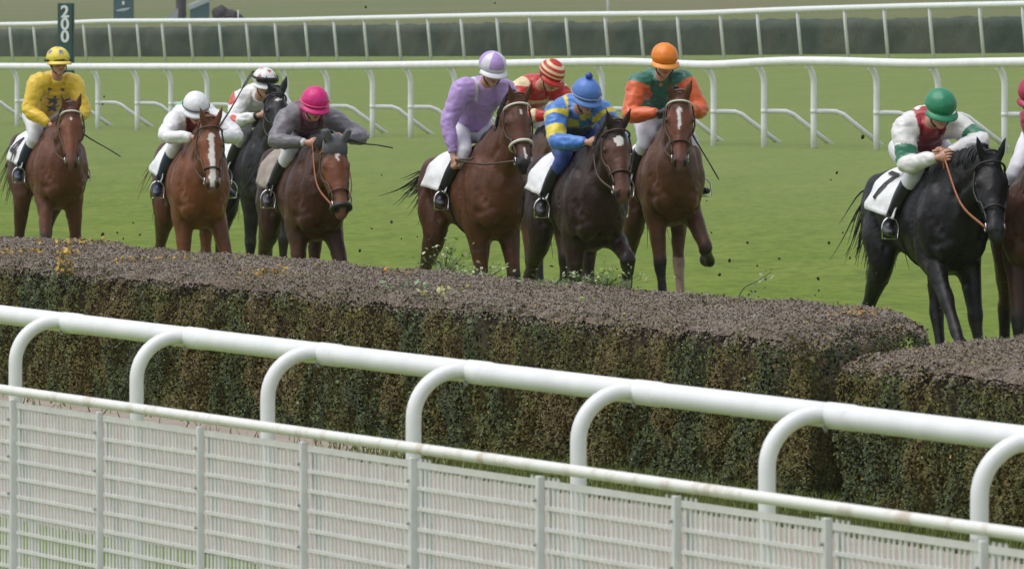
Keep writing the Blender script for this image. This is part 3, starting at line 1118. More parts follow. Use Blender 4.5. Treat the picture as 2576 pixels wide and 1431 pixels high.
def parts_b(root, sc, Y, g):
    hw = 24 / sc
    z = lambda py: at_y(500, py, Y)[2] - g
    mb = MB()   # teal body, slanting top
    x0, x1 = -hw, hw
    zl, zr = z(26), z(6)
    v = [(x0, -.4, -.05), (x1, -.4, -.05), (x1, .4, -.05), (x0, .4, -.05), (x0, -.4, zl), (x1, -.4, zr), (x1, .4, zr), (x0, .4, zl)]
    mb.add(v, [(0, 3, 2, 1), (0, 1, 5, 4), (1, 2, 6, 5), (2, 3, 7, 6), (3, 0, 4, 7)])
    mb.build("panel", M['teal'], root, False)
    mb = MB()   # pale tilted lid
    d = np.array([x1 - x0, 0, zr - zl]); d /= np.linalg.norm(d)
    up = np.array([-d[2], 0, d[0]])
    mb.box(np.array([(x0 + x1) / 2, 0, (zl + zr) / 2]) + up * .14, (x1 - x0) / 2 * 1.12, .43, .14, np.stack([d, np.array([0, 1., 0]), up]), bev=.03)
    mb.build("sloping_lid", M['palepanel'], root, False)
    mb = MB()   # pale ramp at the left
    v = [(-hw - 1.35, -.3, -.05), (-hw - .6, -.3, -.05), (-hw - .6, -.3, z(20)), (-hw - 1.35, .3, -.05), (-hw - .6, .3, -.05), (-hw - .6, .3, z(20))]
    mb.add(v, [(0, 1, 2), (3, 5, 4), (0, 2, 5, 3), (1, 4, 5, 2), (0, 3, 4, 1)])
    mb.build("ramp", mk('pale_ramp', (.33, .34, .38), .6, .1), root, False)


hut(478, 528, 126, "teal box with a pale sloping lid and ramp behind the far rail", "box", "equipment_box", parts_b)


def parts_c(root, sc, Y, g):
    mb = MB()
    rg = RNG
    mb.loft([(0, 0, -.1), (.01, 0, .5), (-.02, 0, 1.3), (.02, 0, 2.0)], [.26, .27, .25, .24], n=12, res=4)
    v = mb.V(); v += (fbm(v * 3, 3)[:, None] - .5) * .12
    mb.v = [v]
    mb.build("post_body", M['darkwood'], root)
    mb = MB(); mb.ell((0, 0, 2.05), (.26, .26, .14)); mb.build("post_cap", M['darkwood'], root)


hut(440, 470, 125.5, "dark thick post standing beside the pale lidded box", "post", "thick_post", parts_c)


def parts_d(root, sc, Y, g):
    mb = MB()
    z = lambda py: at_y(570, py, Y)[2] - g
    zt = z(15)
    mb.ell((-.35, 0, zt - .36), (.42, .40, .38), n=18, m=12)
    mb.ell((.12, .02, zt - .5), (.40, .38, .34), n=18, m=12)
    mb.loft([(.2, 0, zt - .45), (.6, 0, zt - .62), (.95, 0, zt - .95), (1.15, 0, zt - 1.3)], [.25, .20, .14, .10], n=10, res=3)
    mb.loft([(-.3, 0, -.1), (-.3, 0, zt - .4)], [.36, .36], n=12)
    v, f, nr = remesh(mb, .05, 4)
    v = v + nr * (fbm(v * 4, 3)[:, None] - .5) * .14
    o = mesh_obj("foliage", v, f, mk('dark_bush', (.058, .048, .050), .9, .5, 6, .8, 12), root)
    mb = MB(); mb.loft([(.52, -.35, -.1), (.52, -.35, zt - .22)], [.035, .03], n=8)
    mb.build("stake", M['railfar'], root)


hut(545, 600, 124.5, "dark rounded bush with a drooping right side behind the far rail", "bush", "dark_bush", parts_d)


def parts_e(root, sc, Y, g):
    mb = MB(); mb.loft([(0, 0, -.1), (0, 0, 2.4)], [.07, .06], n=8); mb.build("pole", M['railfar'], root)
    mb = MB(); mb.box((.05, 0, 1.35), .16, .03, .07, bev=.015); mb.build("cross_piece", M['railfar'], root, False)


hut(1515, 1545, 120, "thin pale post standing beyond the far rail near the middle", "post", "thin_post", parts_e)


# ------------------------------------------------------------------ clods in the air
CL = [(920, 18, 80, 8), (1245, 8, 80, 6), (262, 243, 90, 7), (258, 262, 90, 6), (258, 590, 80, 13), (295, 585, 80, 7), (310, 600, 80, 6), (352, 590, 80, 8),
      (985, 558, 76, 10), (1050, 595, 78, 6), (2105, 434, 80, 9), (2090, 452, 80, 6), (1668, 322, 90, 6), (1778, 505, 80, 5), (2170, 344, 76, 14), (2138, 648, 70, 8),
      (2205, 688, 70, 11), (2058, 700, 70, 11), (1810, 690, 72, 10), (1960, 650, 72, 8), (2060, 730, 72, 8), (2050, 742, 72, 6), (2365, 775, 64, 8), (2352, 800, 64, 8), (960, 440, 85, 6), (1010, 600, 80, 5), (1880, 610, 74, 9), (1835, 655, 72, 12), (1905, 668, 72, 7), (1790, 585, 76, 7), (905, 630, 78, 9), (935, 575, 80, 6), (1100, 560, 80, 8), (2085, 610, 70, 9), (2120, 585, 72, 6), (335, 560, 82, 6)]
clod0 = []
for k in range(4):
    mb = MB(); mb.ell((0, 0, 0), (.5, .36, .30), n=10, m=7)
    v = mb.V(); v = v * (.65 + .7 * fbm(v * 2.6 + k * 9, 3))[:, None]
    mb.v = [v]
    clod0.append(mb)
for i, (px, py, Y, sz) in enumerate(CL):
    p = at_y(px, py, Y)
    b = clod0[i % 4]
    if i < 4:
        o = b.build("turf_clod", M['clod']); clod_src = clod0[i % 4]; clod0[i % 4].obj = o
    else:
        o = b.obj.copy(); COL.objects.link(o)
    s = sz * Y / F
    o.location = p
    o.scale = (s, s, s)
    o.rotation_euler = (RNG.uniform(0, 6), RNG.uniform(0, 6), RNG.uniform(0, 6))
    tag(o, "small dark clod of turf flying through the air", "clod", "turf clods thrown up by the horses")

# ------------------------------------------------------------------ horses
TX = np.array([-.86, -.78, -.62, -.40, -.15, .10, .30, .48, .64, .76, .84])
TZ = np.array([1.27, 1.275, 1.285, 1.275, 1.245, 1.21, 1.205, 1.225, 1.23, 1.20, 1.18])
TW = np.array([.10, .185, .250, .265, .245, .25, .250, .232, .212, .172, .10])
TH = np.array([.12, .230, .295, .295, .290, .335, .375, .385, .345, .27, .16])


def trunk(x, phi, k=1.0, off=0.0):
    """point on the barrel; phi = 0 on the spine, + towards the left side"""
    z, w, h = np.interp(x, TX, TZ), np.interp(x, TX, TW), np.interp(x, TX, TH)
    return np.array([x, (w * k + off) * math.sin(phi), z + (h * k + off) * math.cos(phi)])


HD = np.array([-.07, -.01, .07, .15, .22, .30, .39, .47, .53, .575, .61, .63])
HW = np.array([.050, .078, .098, .112, .112, .094, .073, .060, .059, .060, .050, .028])
HH = np.array([.060, .105, .128, .142, .148, .132, .102, .080, .072, .068, .055, .030])
HO = .060 - HH
HO[-3:] += np.array([-.004, -.012, -.02])


class HeadFrame:
    def __init__(s, poll, yaw, pitch, sc=1.0):
        s.p, s.k = np.asarray(poll, float), sc
        h = np.array([math.cos(yaw), math.sin(yaw), 0])
        s.e = h * math.cos(pitch) - np.array([0, 0, math.sin(pitch)])
        s.s = np.array([-math.sin(yaw), math.cos(yaw), 0])
        s.d = np.cross(s.e, s.s)

    def at(s, d, lat=0, dor=0):
        return s.p + (s.e * d + s.s * lat + s.d * dor) * s.k

    def ring(s, d, ang, k=1.0, off=0.0):
        w, h, o = np.interp(d, HD, HW), np.interp(d, HD, HH), np.interp(d, HD, HO)
        return s.at(d, (w * k + off) * math.sin(ang), o + (h * k + off) * math.cos(ang))

    def local(s, v):
        q = (v - s.p) / s.k
        return q @ s.e, q @ s.s, q @ s.d


def dirv(a):
    return np.array([math.sin(R(a)), 0, -math.cos(R(a))])


def leg_front(side, a, k, p, spread=0.0):
    """a: forearm swing (+ forward), k: knee fold (cannon swings back), p: pastern"""
    y = .135 * side
    e = np.array([.44, y, 1.02])
    kn = e + dirv(a) * .47 + np.array([0, spread * side * .5, 0])
    ft = kn + dirv(a - k) * .31 + np.array([0, spread * side * .4, 0])
    ho = ft + dirv(p) * .12
    to = ho + dirv(p + 8) * .06
    top = np.array([.52, y * 1.02, 1.28])
    mid = e * .55 + kn * .45
    c = [top, e, mid, kn - (kn - e) / .47 * .06, kn, kn + dirv(a - k) * .06, kn * .5 + ft * .5, ft, (ft + ho) / 2, ho, to]
    ra = [.090, .108, .080, .058, .060, .052, .039, .047, .040, .056, .062]
    rb = [.16, .145, .098, .068, .068, .058, .046, .052, .042, .058, .066]
    return np.array(c), ra, rb, (e, kn, ft, ho)


def leg_hind(side, a, g, c_, p, spread=0.0):
    """a: thigh swing forward, g: gaskin fold back, c_: cannon swing forward from gaskin"""
    y = .135 * side
    hip = np.array([-.56, y, 1.27])
    st = hip + dirv(a) * .36 + np.array([0, .03 * side, 0])
    hk = st + dirv(a - g) * .46 + np.array([0, spread * side * .5, 0])
    ft = hk + dirv(a - g + c_) * .38 + np.array([0, spread * side * .4, 0])
    ho = ft + dirv(p) * .12
    to = ho + dirv(p + 8) * .06
    mid = st * .5 + hk * .5
    c = [hip, hip * .5 + st * .5, st, mid, hk - (hk - st) / .46 * .07, hk, hk + dirv(a - g + c_) * .08, hk * .45 + ft * .55, ft, (ft + ho) / 2, ho, to]
    ra = [.13, .14, .100, .070, .050, .057, .051, .040, .048, .041, .056, .062]
    rb = [.21, .205, .140, .088, .066, .074, .066, .048, .054, .043, .058, .066]
    return np.array(c), ra, rb, (hip, st, hk, ft)


def strap(mb, pts, r, r2=None, n=6):
    pts = np.asarray(pts, float)
    mb.loft(pts, [r] * len(pts), [r2 or r] * len(pts), n=n)


def ribbon(pu, w):
    """polyline in (u,v) -> list of quads with width w"""
    q = []
    for a, b in zip(pu[:-1], pu[1:]):
        a, b = np.array(a, float), np.array(b, float)
        d = (b - a) / (np.linalg.norm(b - a) + 1e-9)
        m = np.array([-d[1], d[0]]) * w / 2
        e = d * w * .35
        q.append([a - m - e, b - m + e, b + m + e, a + m - e])
    return q


DIG = {'1': [[(.25, 1.1), (.55, 1.4), (.55, 0)], [(.25, 0), (.85, 0)]],
       '2': [[(.1, 1.1), (.2, 1.35), (.5, 1.42), (.8, 1.3), (.85, 1.0), (.6, .6), (.1, 0), (.9, 0)]],
       '4': [[(.75, .0), (.75, 1.4), (.08, .45), (.98, .45)]],
       '7': [[(.05, 1.38), (.9, 1.38), (.4, 0)]],
       '5': [[(.85, 1.38), (.2, 1.38), (.15, .8), (.55, .88), (.85, .62), (.82, .22), (.5, .0), (.1, .1)]],
       '8': [[(.5, .75), (.2, 1.0), (.25, 1.32), (.5, 1.42), (.75, 1.32), (.8, 1.0), (.5, .75), (.15, .45), (.2, .1), (.5, 0), (.8, .1), (.85, .45), (.5, .75)]]}


def build_horse(P):
    """P: dict with pose, colours and tack; canonical frame x forward, y left, z up"""
    root = empty("horse", P['loc'], P['rz'])
    root.rotation_euler = P['M'].to_euler()
    tag(root, P['label'], "horse", "racehorses galloping along the track")
    mb = MB()
    tags = []          # sample points: (point, tag, value)
    mb.loft(np.stack([TX, TX * 0, TZ], 1), TW, TH, side=(0, 1, 0), n=22, res=3)
    for x in np.linspace(-.9, .8, 12):
        for w in (-.2, 0, .2): tags.append((np.array([x, w, 1.2]), 0, 0))
    # neck
    py, pz, px_ = P.get('neck_yaw', 0), P.get('poll_z', 1.86), P.get('poll_x', 1.13)
    base = np.array([.42, 0, 1.36])
    w = np.array([0, .18, .42, .72, 1.0])
    nx = np.array([.42, .64, .84, px_ - .13, px_])
    nz = np.array([1.36, 1.36 + (pz - 1.36) * .22, 1.36 + (pz - 1.36) * .50, 1.36 + (pz - 1.36) * .79, pz])
    neck = []
    for i in range(5):
        a = R(py) * w[i]
        dx = nx[i] - .5
        neck.append((.5 + dx * math.cos(a), dx * math.sin(a), nz[i]))
    neck = np.array(neck)
    ns = np.stack([-np.sin(R(py) * w), np.cos(R(py) * w), w * 0], 1)
    mb.loft(crom(neck, 4), crom(np.array([.17, .135, .103, .085, .075]), 4), crom(np.array([.33, .285, .215, .165, .125]), 4), side=crom(ns, 4), n=18)
    for q in crom(neck, 3)[4:]: tags.append((q, 1, 0))
    hf = HeadFrame(neck[-1] + np.array([0, 0, .02]), R(py + P.get('head_yaw', 0)), R(P.get('head_pitch', 62)), 1.0)
    hc = np.array([hf.at(d, 0, o) for d, o in zip(HD, HO)])
    mb.loft(hc, HW, HH, side=hf.s, n=18, res=3)
    for d in np.linspace(0, .62, 14): tags.append((hf.at(d, 0, -.04), 2, d))
    for s in (-1, 1):
        mb.ell(hf.at(.175, .092 * s, -.002), (.045, .022, .022), np.stack([hf.e, hf.s, hf.d]))       # brow
        mb.ell(hf.at(.20, .085 * s, -.125), (.085, .025, .075), np.stack([hf.e, hf.s, hf.d]))     # jowl
        mb.ell(hf.at(.565, .045 * s, .005), (.035, .020, .028), np.stack([hf.e, hf.s, hf.d]))     # nostril
        mb.loft([hf.at(.24, .096 * s, -.05), hf.at(.34, .078 * s, -.045), hf.at(.42, .062 * s, -.03)], [.012, .013, .008], n=8, res=2)   # cheek ridge
        # ear
        sp = P.get('ear', (.62, .25))
        b = hf.at(.005, .058 * s, .035)
        dr = hf.d * .55 - hf.e * sp[0] + hf.s * s * sp[1]
        dr = dr / np.linalg.norm(dr)
        cs = [b - dr * .03 + dr * q for q in (0, .05, .11, .165, .195)]
        mb.loft(cs, [.026, .036, .034, .018, .005], [.022, .022, .018, .012, .005], side=hf.s * .8 + hf.e * .5 * s, n=10, res=2)
        for q in cs: tags.append((q, 3, 0))
        # chest, shoulder, haunch masses
        mb.ell((.68, .10 * s, 1.13), (.135, .11, .20))
        mb.ell((.54, .165 * s, 1.22), (.20, .095, .29))
        mb.ell((-.62, .125 * s, 1.28), (.22, .145, .27))
    legs = {}
    for nm, s in (('fr', -1), ('fl', 1)):
        c, ra, rb, J = leg_front(s, *P[nm])
        mb.loft(c, ra, rb, side=(0, 1, 0), n=12, res=3)
        legs[nm] = J
        L = crom(c, 3)
        for i, q in enumerate(L): tags.append((q, 4, i / (len(L) - 1)))
    for nm, s in (('hr', -1), ('hl', 1)):
        c, ra, rb, J = leg_hind(s, *P[nm])
        mb.loft(c, ra, rb, side=(0, 1, 0), n=12, res=3)
        legs[nm] = J
        L = crom(c, 3)
        for i, q in enumerate(L): tags.append((q, 5, i / (len(L) - 1)))
    v, f, nr = remesh(mb, .0145, 9)
    # subtle muscle relief
    rel = (fbm(v * np.array([5.5, 8, 4.0]), 2) - .5) * .034 + (np.abs(fbm(v * np.array([11, 11, 6]) + P['seed'], 2) - .5)) * -.022
    body = v[:, 2] > .75
    av = np.abs(v) * np.array([0, 1, 0]) + v * np.array([1, 0, 1])
    for pl, wd, dp in (([(.40, .15, 1.52), (.56, .20, 1.36), (.76, .16, 1.14)], .035, .022), ([(.36, .2, 1.46), (.33, .24, 1.24), (.34, .2, 1.02)], .035, .020),
                       ([(-.34, .2, 1.02), (-.40, .24, 1.20), (-.44, .22, 1.40)], .04, .022), ([(-.52, .2, 1.48), (-.66, .2, 1.30), (-.72, .19, 1.02)], .03, .014),
                       ([(.84, 0, 1.34), (.82, 0, 1.15), (.72, 0, .92)], .03, .028), ([(.60, .2, 1.10), (.70, .2, 1.06), (.80, .12, 1.10)], .03, .016),
                       ([(.46, .22, 1.30), (.48, .23, 1.14), (.44, .2, 1.00)], .025, .010), ([(-.50, .2, 1.18), (-.52, .2, 1.02), (-.58, .2, .90)], .03, .014)):
        pl = crom(np.array(pl), 5)
        d = np.min(np.linalg.norm(av[:, None, :] - pl[None], axis=2), axis=1)
        rel = rel - dp * np.exp(-(d / wd) ** 2)
    for i in range(len(neck) - 2):      # jugular groove along each side of the neck
        for sgn in (-1, 1):
            a_, b_ = neck[i + 1], neck[i + 2]
            q_ = a_ + np.outer(np.linspace(0, 1, 6), b_ - a_) + ns[i + 1] * sgn * .10 - np.array([0, 0, .09 - .01 * i])
            d = np.min(np.linalg.norm(v[:, None, :] - q_[None], axis=2), axis=1)
            rel = rel - .014 * np.exp(-(d / .035) ** 2)
    rib = np.exp(-((v[:, 0] + .02) / .25) ** 2) * np.exp(-((v[:, 2] - 1.15) / .16) ** 2)
    rel = rel + .0035 * np.sin(v[:, 0] * 72 + v[:, 2] * 14) * rib
    v = v + nr * (rel * np.where(body, 1, .35))[:, None]
    # coat
    kd = KDTree(len(tags))
    for i, t in enumerate(tags): kd.insert(t[0], i)
    kd.balance()
    idx = np.array([kd.find(q)[1] for q in v])
    tg = np.array([t[1] for t in tags])[idx]
    tv = np.array([t[2] for t in tags])[idx]
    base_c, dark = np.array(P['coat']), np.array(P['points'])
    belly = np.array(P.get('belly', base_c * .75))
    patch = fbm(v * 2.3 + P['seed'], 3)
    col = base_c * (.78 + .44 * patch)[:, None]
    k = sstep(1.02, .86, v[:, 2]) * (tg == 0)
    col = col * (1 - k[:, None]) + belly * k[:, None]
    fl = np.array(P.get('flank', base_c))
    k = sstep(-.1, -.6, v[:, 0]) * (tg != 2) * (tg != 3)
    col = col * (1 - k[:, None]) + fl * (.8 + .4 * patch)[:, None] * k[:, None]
    k = np.where(tg == 4, sstep(.26, .46, tv), 0) + np.where(tg == 5, sstep(.36, .55, tv), 0)
    col = col * (1 - k[:, None]) + dark * k[:, None]
    hd, hl, hz = hf.local(v)
    mz = np.array(P.get('muzzle', dark * 1.3 + .008))
    hh = (tg == 2)
    fc = np.array(P.get('face', base_c))
    k = hh * sstep(.0, .10, hd)
    col = col * (1 - k[:, None]) + fc * (.85 + .3 * patch)[:, None] * k[:, None]
    k = hh * sstep(.43, .55, hd)
    col = col * (1 - k[:, None]) + mz * k[:, None]
    k = ((np.abs(hd - .585) < .028) & (np.abs(np.abs(hl) - .050) < .022) & hh & (hz > -.045)) * .9
    col = col * (1 - k[:, None]) + np.array([.006, .005, .005]) * k[:, None]
    k = hh * (np.abs(hz + .085) < .006) * sstep(.50, .54, hd)
    col = col * (1 - k[:, None]) + np.array([.008, .006, .006]) * k[:, None]
    if P.get('mark'):
        wob = (fbm(v * 22, 2) - .5) * .022
        m = np.zeros(len(v), bool)
        for (d0, d1, w0, w1, sh) in P['mark']:
            t = np.clip((hd - d0) / (d1 - d0), 0, 1)
            ww = w0 + (w1 - w0) * t
            ww = ww * np.sqrt(np.clip(np.sin(math.pi * np.clip(t * .92 + .04, 0, 1)), 0, 1) * (1 if sh == 0 else 0) + (1 if sh else 0))
            m |= hh & (hd > d0) & (hd < d1) & (np.abs(hl + wob) < ww) & (hz > .0)
        col[m] = np.array([.66, .62, .58])
    for nm in P.get('socks', ()):
        ft = legs[nm][2] if nm[0] == 'f' else legs[nm][3]
        m = (np.linalg.norm(v - ft, axis=1) < .11) & (v[:, 2] < ft[2] + .05) | (np.linalg.norm(v - ft, axis=1) < .07)
        col[m] = (.5, .46, .42)
    for nm, cc in P.get('stockings', ()):
        a, b = legs[nm][2], legs[nm][3]
        t = np.clip(((v - a) @ (b - a)) / ((b - a) @ (b - a)), .12, 1.3)
        m = np.linalg.norm(v - a - t[:, None] * (b - a), axis=1) < .085
        col[m] = cc
    mud = (fbm(v * 9 + 5, 3) > .60) & (v[:, 2] < .95) & (v[:, 2] > .3)
    col[mud] = col[mud] * .7 + np.array([.05, .04, .025]) * .3
    sm = col
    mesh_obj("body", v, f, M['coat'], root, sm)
    # hooves stay part of the legs' mesh; eyes apart
    for s in (-1, 1):
        mb = MB(); mb.ell(hf.at(.185, .104 * s, -.028), (.026, .014, .020), np.stack([hf.e, hf.s, hf.d]), n=10, m=7)
        mb.build("eye", M['eye'], root)
    # mane and forelock
    mb = MB()
    hair = np.array(P['hair'])
    crest = crom(neck, 6)[3:]
    upv = crom(np.array([.33, .285, .215, .165, .125]), 6)[3:]
    tn = np.gradient(crest, axis=0); tn /= np.linalg.norm(tn, axis=1)[:, None]
    sv = crom(ns, 6)[3:]
    for i in range(len(crest)):
        up = np.cross(tn[i], sv[i])
        for r in range(6):
            b = crest[i] + up * (upv[i] - .012) + tn[i] * RNG.uniform(-.02, .02)
            fl_ = RNG.uniform(.03, .11); sd = P.get('mane_side', -1)
            out = sv[i] * sd
            pts = [b, b + up * RNG.uniform(.012, .04) + out * .03 - tn[i] * .02, b + up * -.02 + out * (.045 + fl_ * .3) - tn[i] * (.05 + .3 * fl_ * RNG.random()), b - up * fl_ + out * (.065 + .03 * RNG.random()) - tn[i] * .10]
            mb.loft(pts, [.010, .012, .008, .002], [.005, .006, .004, .0015], side=tn[i], n=5, res=2, col=hair * RNG.uniform(.7, 1.4))
    mb.build("mane", M['hair'], root)
    if P.get('forelock', True):
        mb = MB()
        for r in range(7):
            la = RNG.uniform(-.025, .025)
            pts = [hf.at(-.02, la * .5, .06), hf.at(.03, la, .085), hf.at(.10 + RNG.uniform(-.02, .05), la * 1.6, .068)]
            mb.loft(pts, [.010, .009, .002], n=5, res=2, col=hair * RNG.uniform(.7, 1.3))
        mb.build("forelock", M['hair'], root)
    # tail
    mb = MB()
    tl = P.get('tail', [(-.84, 0, 1.42), (-.98, 0, 1.36), (-1.08, 0, 1.12), (-1.12, 0, .85)])
    tl = np.array(tl, float)
    T = crom(tl, 4)
    for r in range(170):
        o = RNG.normal(0, 1, 3) * np.array([.035, .055, .035])
        ln = RNG.uniform(.7, 1.0)
        m = max(4, int(len(T) * ln))
        g = np.linspace(0, 1, m)[:, None]
        pts = T[:m] + o * (.25 + 1.6 * g) + (RNG.normal(0, .05, 3) * g * g)
        mb.loft(pts, np.interp(g[:, 0], [0, .4, 1], [.008, .009, .0012]), n=4, col=hair * RNG.uniform(.6, 1.4))
    mb.loft(T[:max(4, len(T) // 2)], np.linspace(.045, .03, max(4, len(T) // 2)), n=8, col=hair)
    mb.build("tail", M['hair'], root)

    # bridle
    br = P.get('bridle', {})
    bcol = M[br.get('mat', 'leather')]
    broot = MB()
    A = lambda a0, a1, n=18: np.linspace(R(a0), R(a1), n)
    strap(broot, [hf.ring(-.035, a, 1.03, .006) for a in A(-105, 105)], .008)
    for s in (-1, 1):
        strap(broot, [hf.ring(d, s * R(88 - 18 * (d > .3)), 1.02, .006) for d in np.linspace(.05, .50, 12)], .0075)
    bridle = broot.build("bridle", bcol, root)
    mb = MB(); w = br.get('brow_w', .009)
    strap(mb, [hf.ring(.055, a, 1.03, .010) for a in A(-95, 95)], w)
    mb.build("browband", M[br.get('brow', 'leather')], bridle)
    if br.get('noseband', 'leather'):
        mb = MB(); w = br.get('nose_w', .009); d = br.get('nose_d', .40)
        strap(mb, [hf.ring(d, a, 1.03, w * .7) for a in A(-180, 180, 28)], w)
        mb.build("noseband", M[br.get('noseband', 'leather')], bridle)
    for s in (-1, 1):
        mb = MB()
        ctr = hf.ring(.515, s * R(112), 1.04, .008)
        strap(mb, [ctr + hf.e * .030 * math.cos(a) + hf.d * .030 * math.sin(a) for a in np.linspace(0, 2 * math.pi, 15)], .0065)
        mb.build("bit_ring", M['steel'], bridle)
    if br.get('ear_hood'):
        mb = MB()
        mb.loft([hf.at(d, 0, o) for d, o in ((-.07, -.02), (-.02, -.01), (.04, .0), (.085, -.015))], [.075, .100, .108, .095], [.07, .098, .092, .062], side=hf.s, n=16, res=2)
        for s in (-1, 1):
            b = hf.at(.0, .058 * s, .045)
            dr = hf.d * .6 - hf.e * .55 + hf.s * s * .3; dr /= np.linalg.norm(dr)
            mb.loft([b + dr * q for q in (0, .06, .12)], [.042, .043, .038], [.03, .03, .025], n=10)
        vv, ff, _ = remesh(mb, .012, 3)
        mesh_obj("ear_hood", vv, ff, mk('grey_hood', (.10, .10, .105), .85, .1), bridle)
    if br.get('nosepad'):
        mb = MB()
        strap(mb, [hf.ring(.56, a, 1.05, .012) for a in A(-140, 140, 20)], .022)
        mb.build("bit_guard", M['leatherblack'], bridle)

    # saddle cloth, saddle, girth
    def cloth(x0, x1, deg, mat, seed, flare=.03):
        nx_, na = 22, 46
        v, f = [], []
        for i, x in enumerate(np.linspace(x0, x1, nx_)):
            for j, a in enumerate(np.linspace(-deg, deg, na)):
                e = abs(a) / deg
                wr = (fbm([[x * 7, a * .075, seed]], 3)[0] - .5) * (1.6 if e > .35 else 1.0)
                xx = x + .05 * e * (x - (x0 + x1) / 2) + .03 * wr * e
                v.append(trunk(xx, R(a), 1.0, .018 + flare * e ** 3 + .035 * wr * e))
        v = np.array(v)
        for i in range(nx_ - 1):
            for j in range(na - 1):
                q = i * na + j
                f.append((q, q + 1, q + na + 1, q + na))
        inner = v - np.array([0, 0, 0]); c = np.array([0, 0, 1.2])
        d = inner - (c + np.outer(v[:, 0], (1, 0, 0))); d /= np.linalg.norm(d, axis=1)[:, None]
        inner = v - d * .008
        n0 = len(v)
        f2 = [tuple(n0 + q for q in reversed(t)) for t in f]
        ed = [i * na for i in range(nx_)], [i * na + na - 1 for i in range(nx_)]
        fe = []
        for i in range(nx_ - 1):
            fe.append((i * na, (i + 1) * na, n0 + (i + 1) * na, n0 + i * na))
            fe.append((i * na + na - 1, n0 + i * na + na - 1, n0 + (i + 1) * na + na - 1, (i + 1) * na + na - 1))
        for j in range(na - 1):
            fe.append((j, n0 + j, n0 + j + 1, j + 1))
            q = (nx_ - 1) * na + j
            fe.append((q, q + 1, n0 + q + 1, n0 + q))
        return mesh_obj("saddle_cloth", np.concatenate([v, inner]), f + f2 + fe, mat, root), deg
    cx0, cx1, deg = P.get('cloth', (-.44, .12, 88))
    co, deg = cloth(cx0, cx1, deg, M[P.get('cloth_mat', 'cloth')], P['seed'])
    if P.get('number'):
        dg_list = P['number']
        for s in (-1, 1):
            for di, ch in enumerate(dg_list):
                mb = MB()
                wdt = .15
                for pl in DIG[ch]:
                    for q in ribbon(pl, .26):
                        vv = []
                        for sub in range(5):
                            t = sub / 4
                            for (a, b) in ((q[0], q[1]), (q[3], q[2])):
                                uv = a + (b - a) * t
                                u = P.get('num_x', -.36) + uv[0] * wdt * (1 if s < 0 else -1) + (0 if s < 0 else wdt) + (di - (len(dg_list) - 1) / 2) * wdt * 1.15 * (1 if s < 0 else -1)
                                ph = R(P.get('num_deg', 82) - uv[1] * wdt / .30 * 57.3) * s
                                e = abs(ph) / R(deg)
                                vv.append(trunk(u, ph, 1.0, .026 + .03 * e ** 3 + .01 * e))
                        ff = [(2 * i, 2 * i + 2, 2 * i + 3, 2 * i + 1) for i in range(4)]
                        mb.add(vv, ff)
                mb.build("number", M['black'], co, False)
    mb = MB()
    sad = []
    for x in np.linspace(-.22, .14, 9):
        k = 1 - abs((x + .04) / .2) ** 3 * .3
        sad.append(x)
    for s in (-1, 1):
        mb.loft([trunk(.06, s * R(a), 1, .030) for a in np.linspace(0, 48, 9)], [.10, .11, .11, .11, .10, .09, .08, .06, .03], [.012] * 9, side=(1, 0, 0), n=12)
    mb.loft([trunk(x, 0, 1, z) for x, z in ((-.14, .055), (-.10, .045), (.0, .03), (.10, .04), (.17, .055))], [.09, .11, .10, .08, .05], [.018] * 5, side=(0, 1, 0), n=12, res=2)
    mb.build("saddle", M['leatherblack'], root)
    mb = MB()
    strap(mb, [trunk(.10, R(a), 1.0, .004) for a in np.linspace(45, 315, 40)], .006, .006)
    mb.build("girth", M[P.get('girth', 'leatherblack')], root)
    return root, hf, bridle, legs

# ------------------------------------------------------------------ jockeys
def ik(a, b, l1, l2, pole):
    a, b, pole = map(lambda q: np.asarray(q, float), (a, b, pole))
    d = b - a
    L = np.linalg.norm(d)
    u = d / L
    L2 = min(L, l1 + l2 - .005)
    x = (l1 * l1 - l2 * l2 + L2 * L2) / (2 * L2)
    h = math.sqrt(max(l1 * l1 - x * x, 1e-6))
    p = pole - u * (pole @ u)
    p /= np.linalg.norm(p)
    return a + u * x + p * h, a + u * L2


class Skull:
    def __init__(s, c, yaw, pitch, roll=0.0):
        s.c = np.asarray(c, float)
        f = np.array([math.cos(yaw) * math.cos(pitch), math.sin(yaw) * math.cos(pitch), -math.sin(pitch)])
        l = np.array([-math.sin(yaw), math.cos(yaw), 0])
        u = np.cross(f, l)
        cr, sr = math.cos(roll), math.sin(roll)
        s.f, s.l, s.u = f, l * cr + u * sr, u * cr - l * sr
        s.A = np.stack([s.f, s.l, s.u])

    def at(s, x, y, z):
        return s.c + s.f * x + s.l * y + s.u * z

    def loc(s, v):
        return (v - s.c) @ s.A.T


def star_mask(u, v, r):
    """five-pointed star at the origin of (u, v)"""
    a = np.arctan2(u, v)
    d = np.hypot(u, v)
    k = np.abs(((a / (2 * math.pi / 5)) % 1.0) - .5) * 2
    return d < r * (.42 + .58 * k ** 1.3)


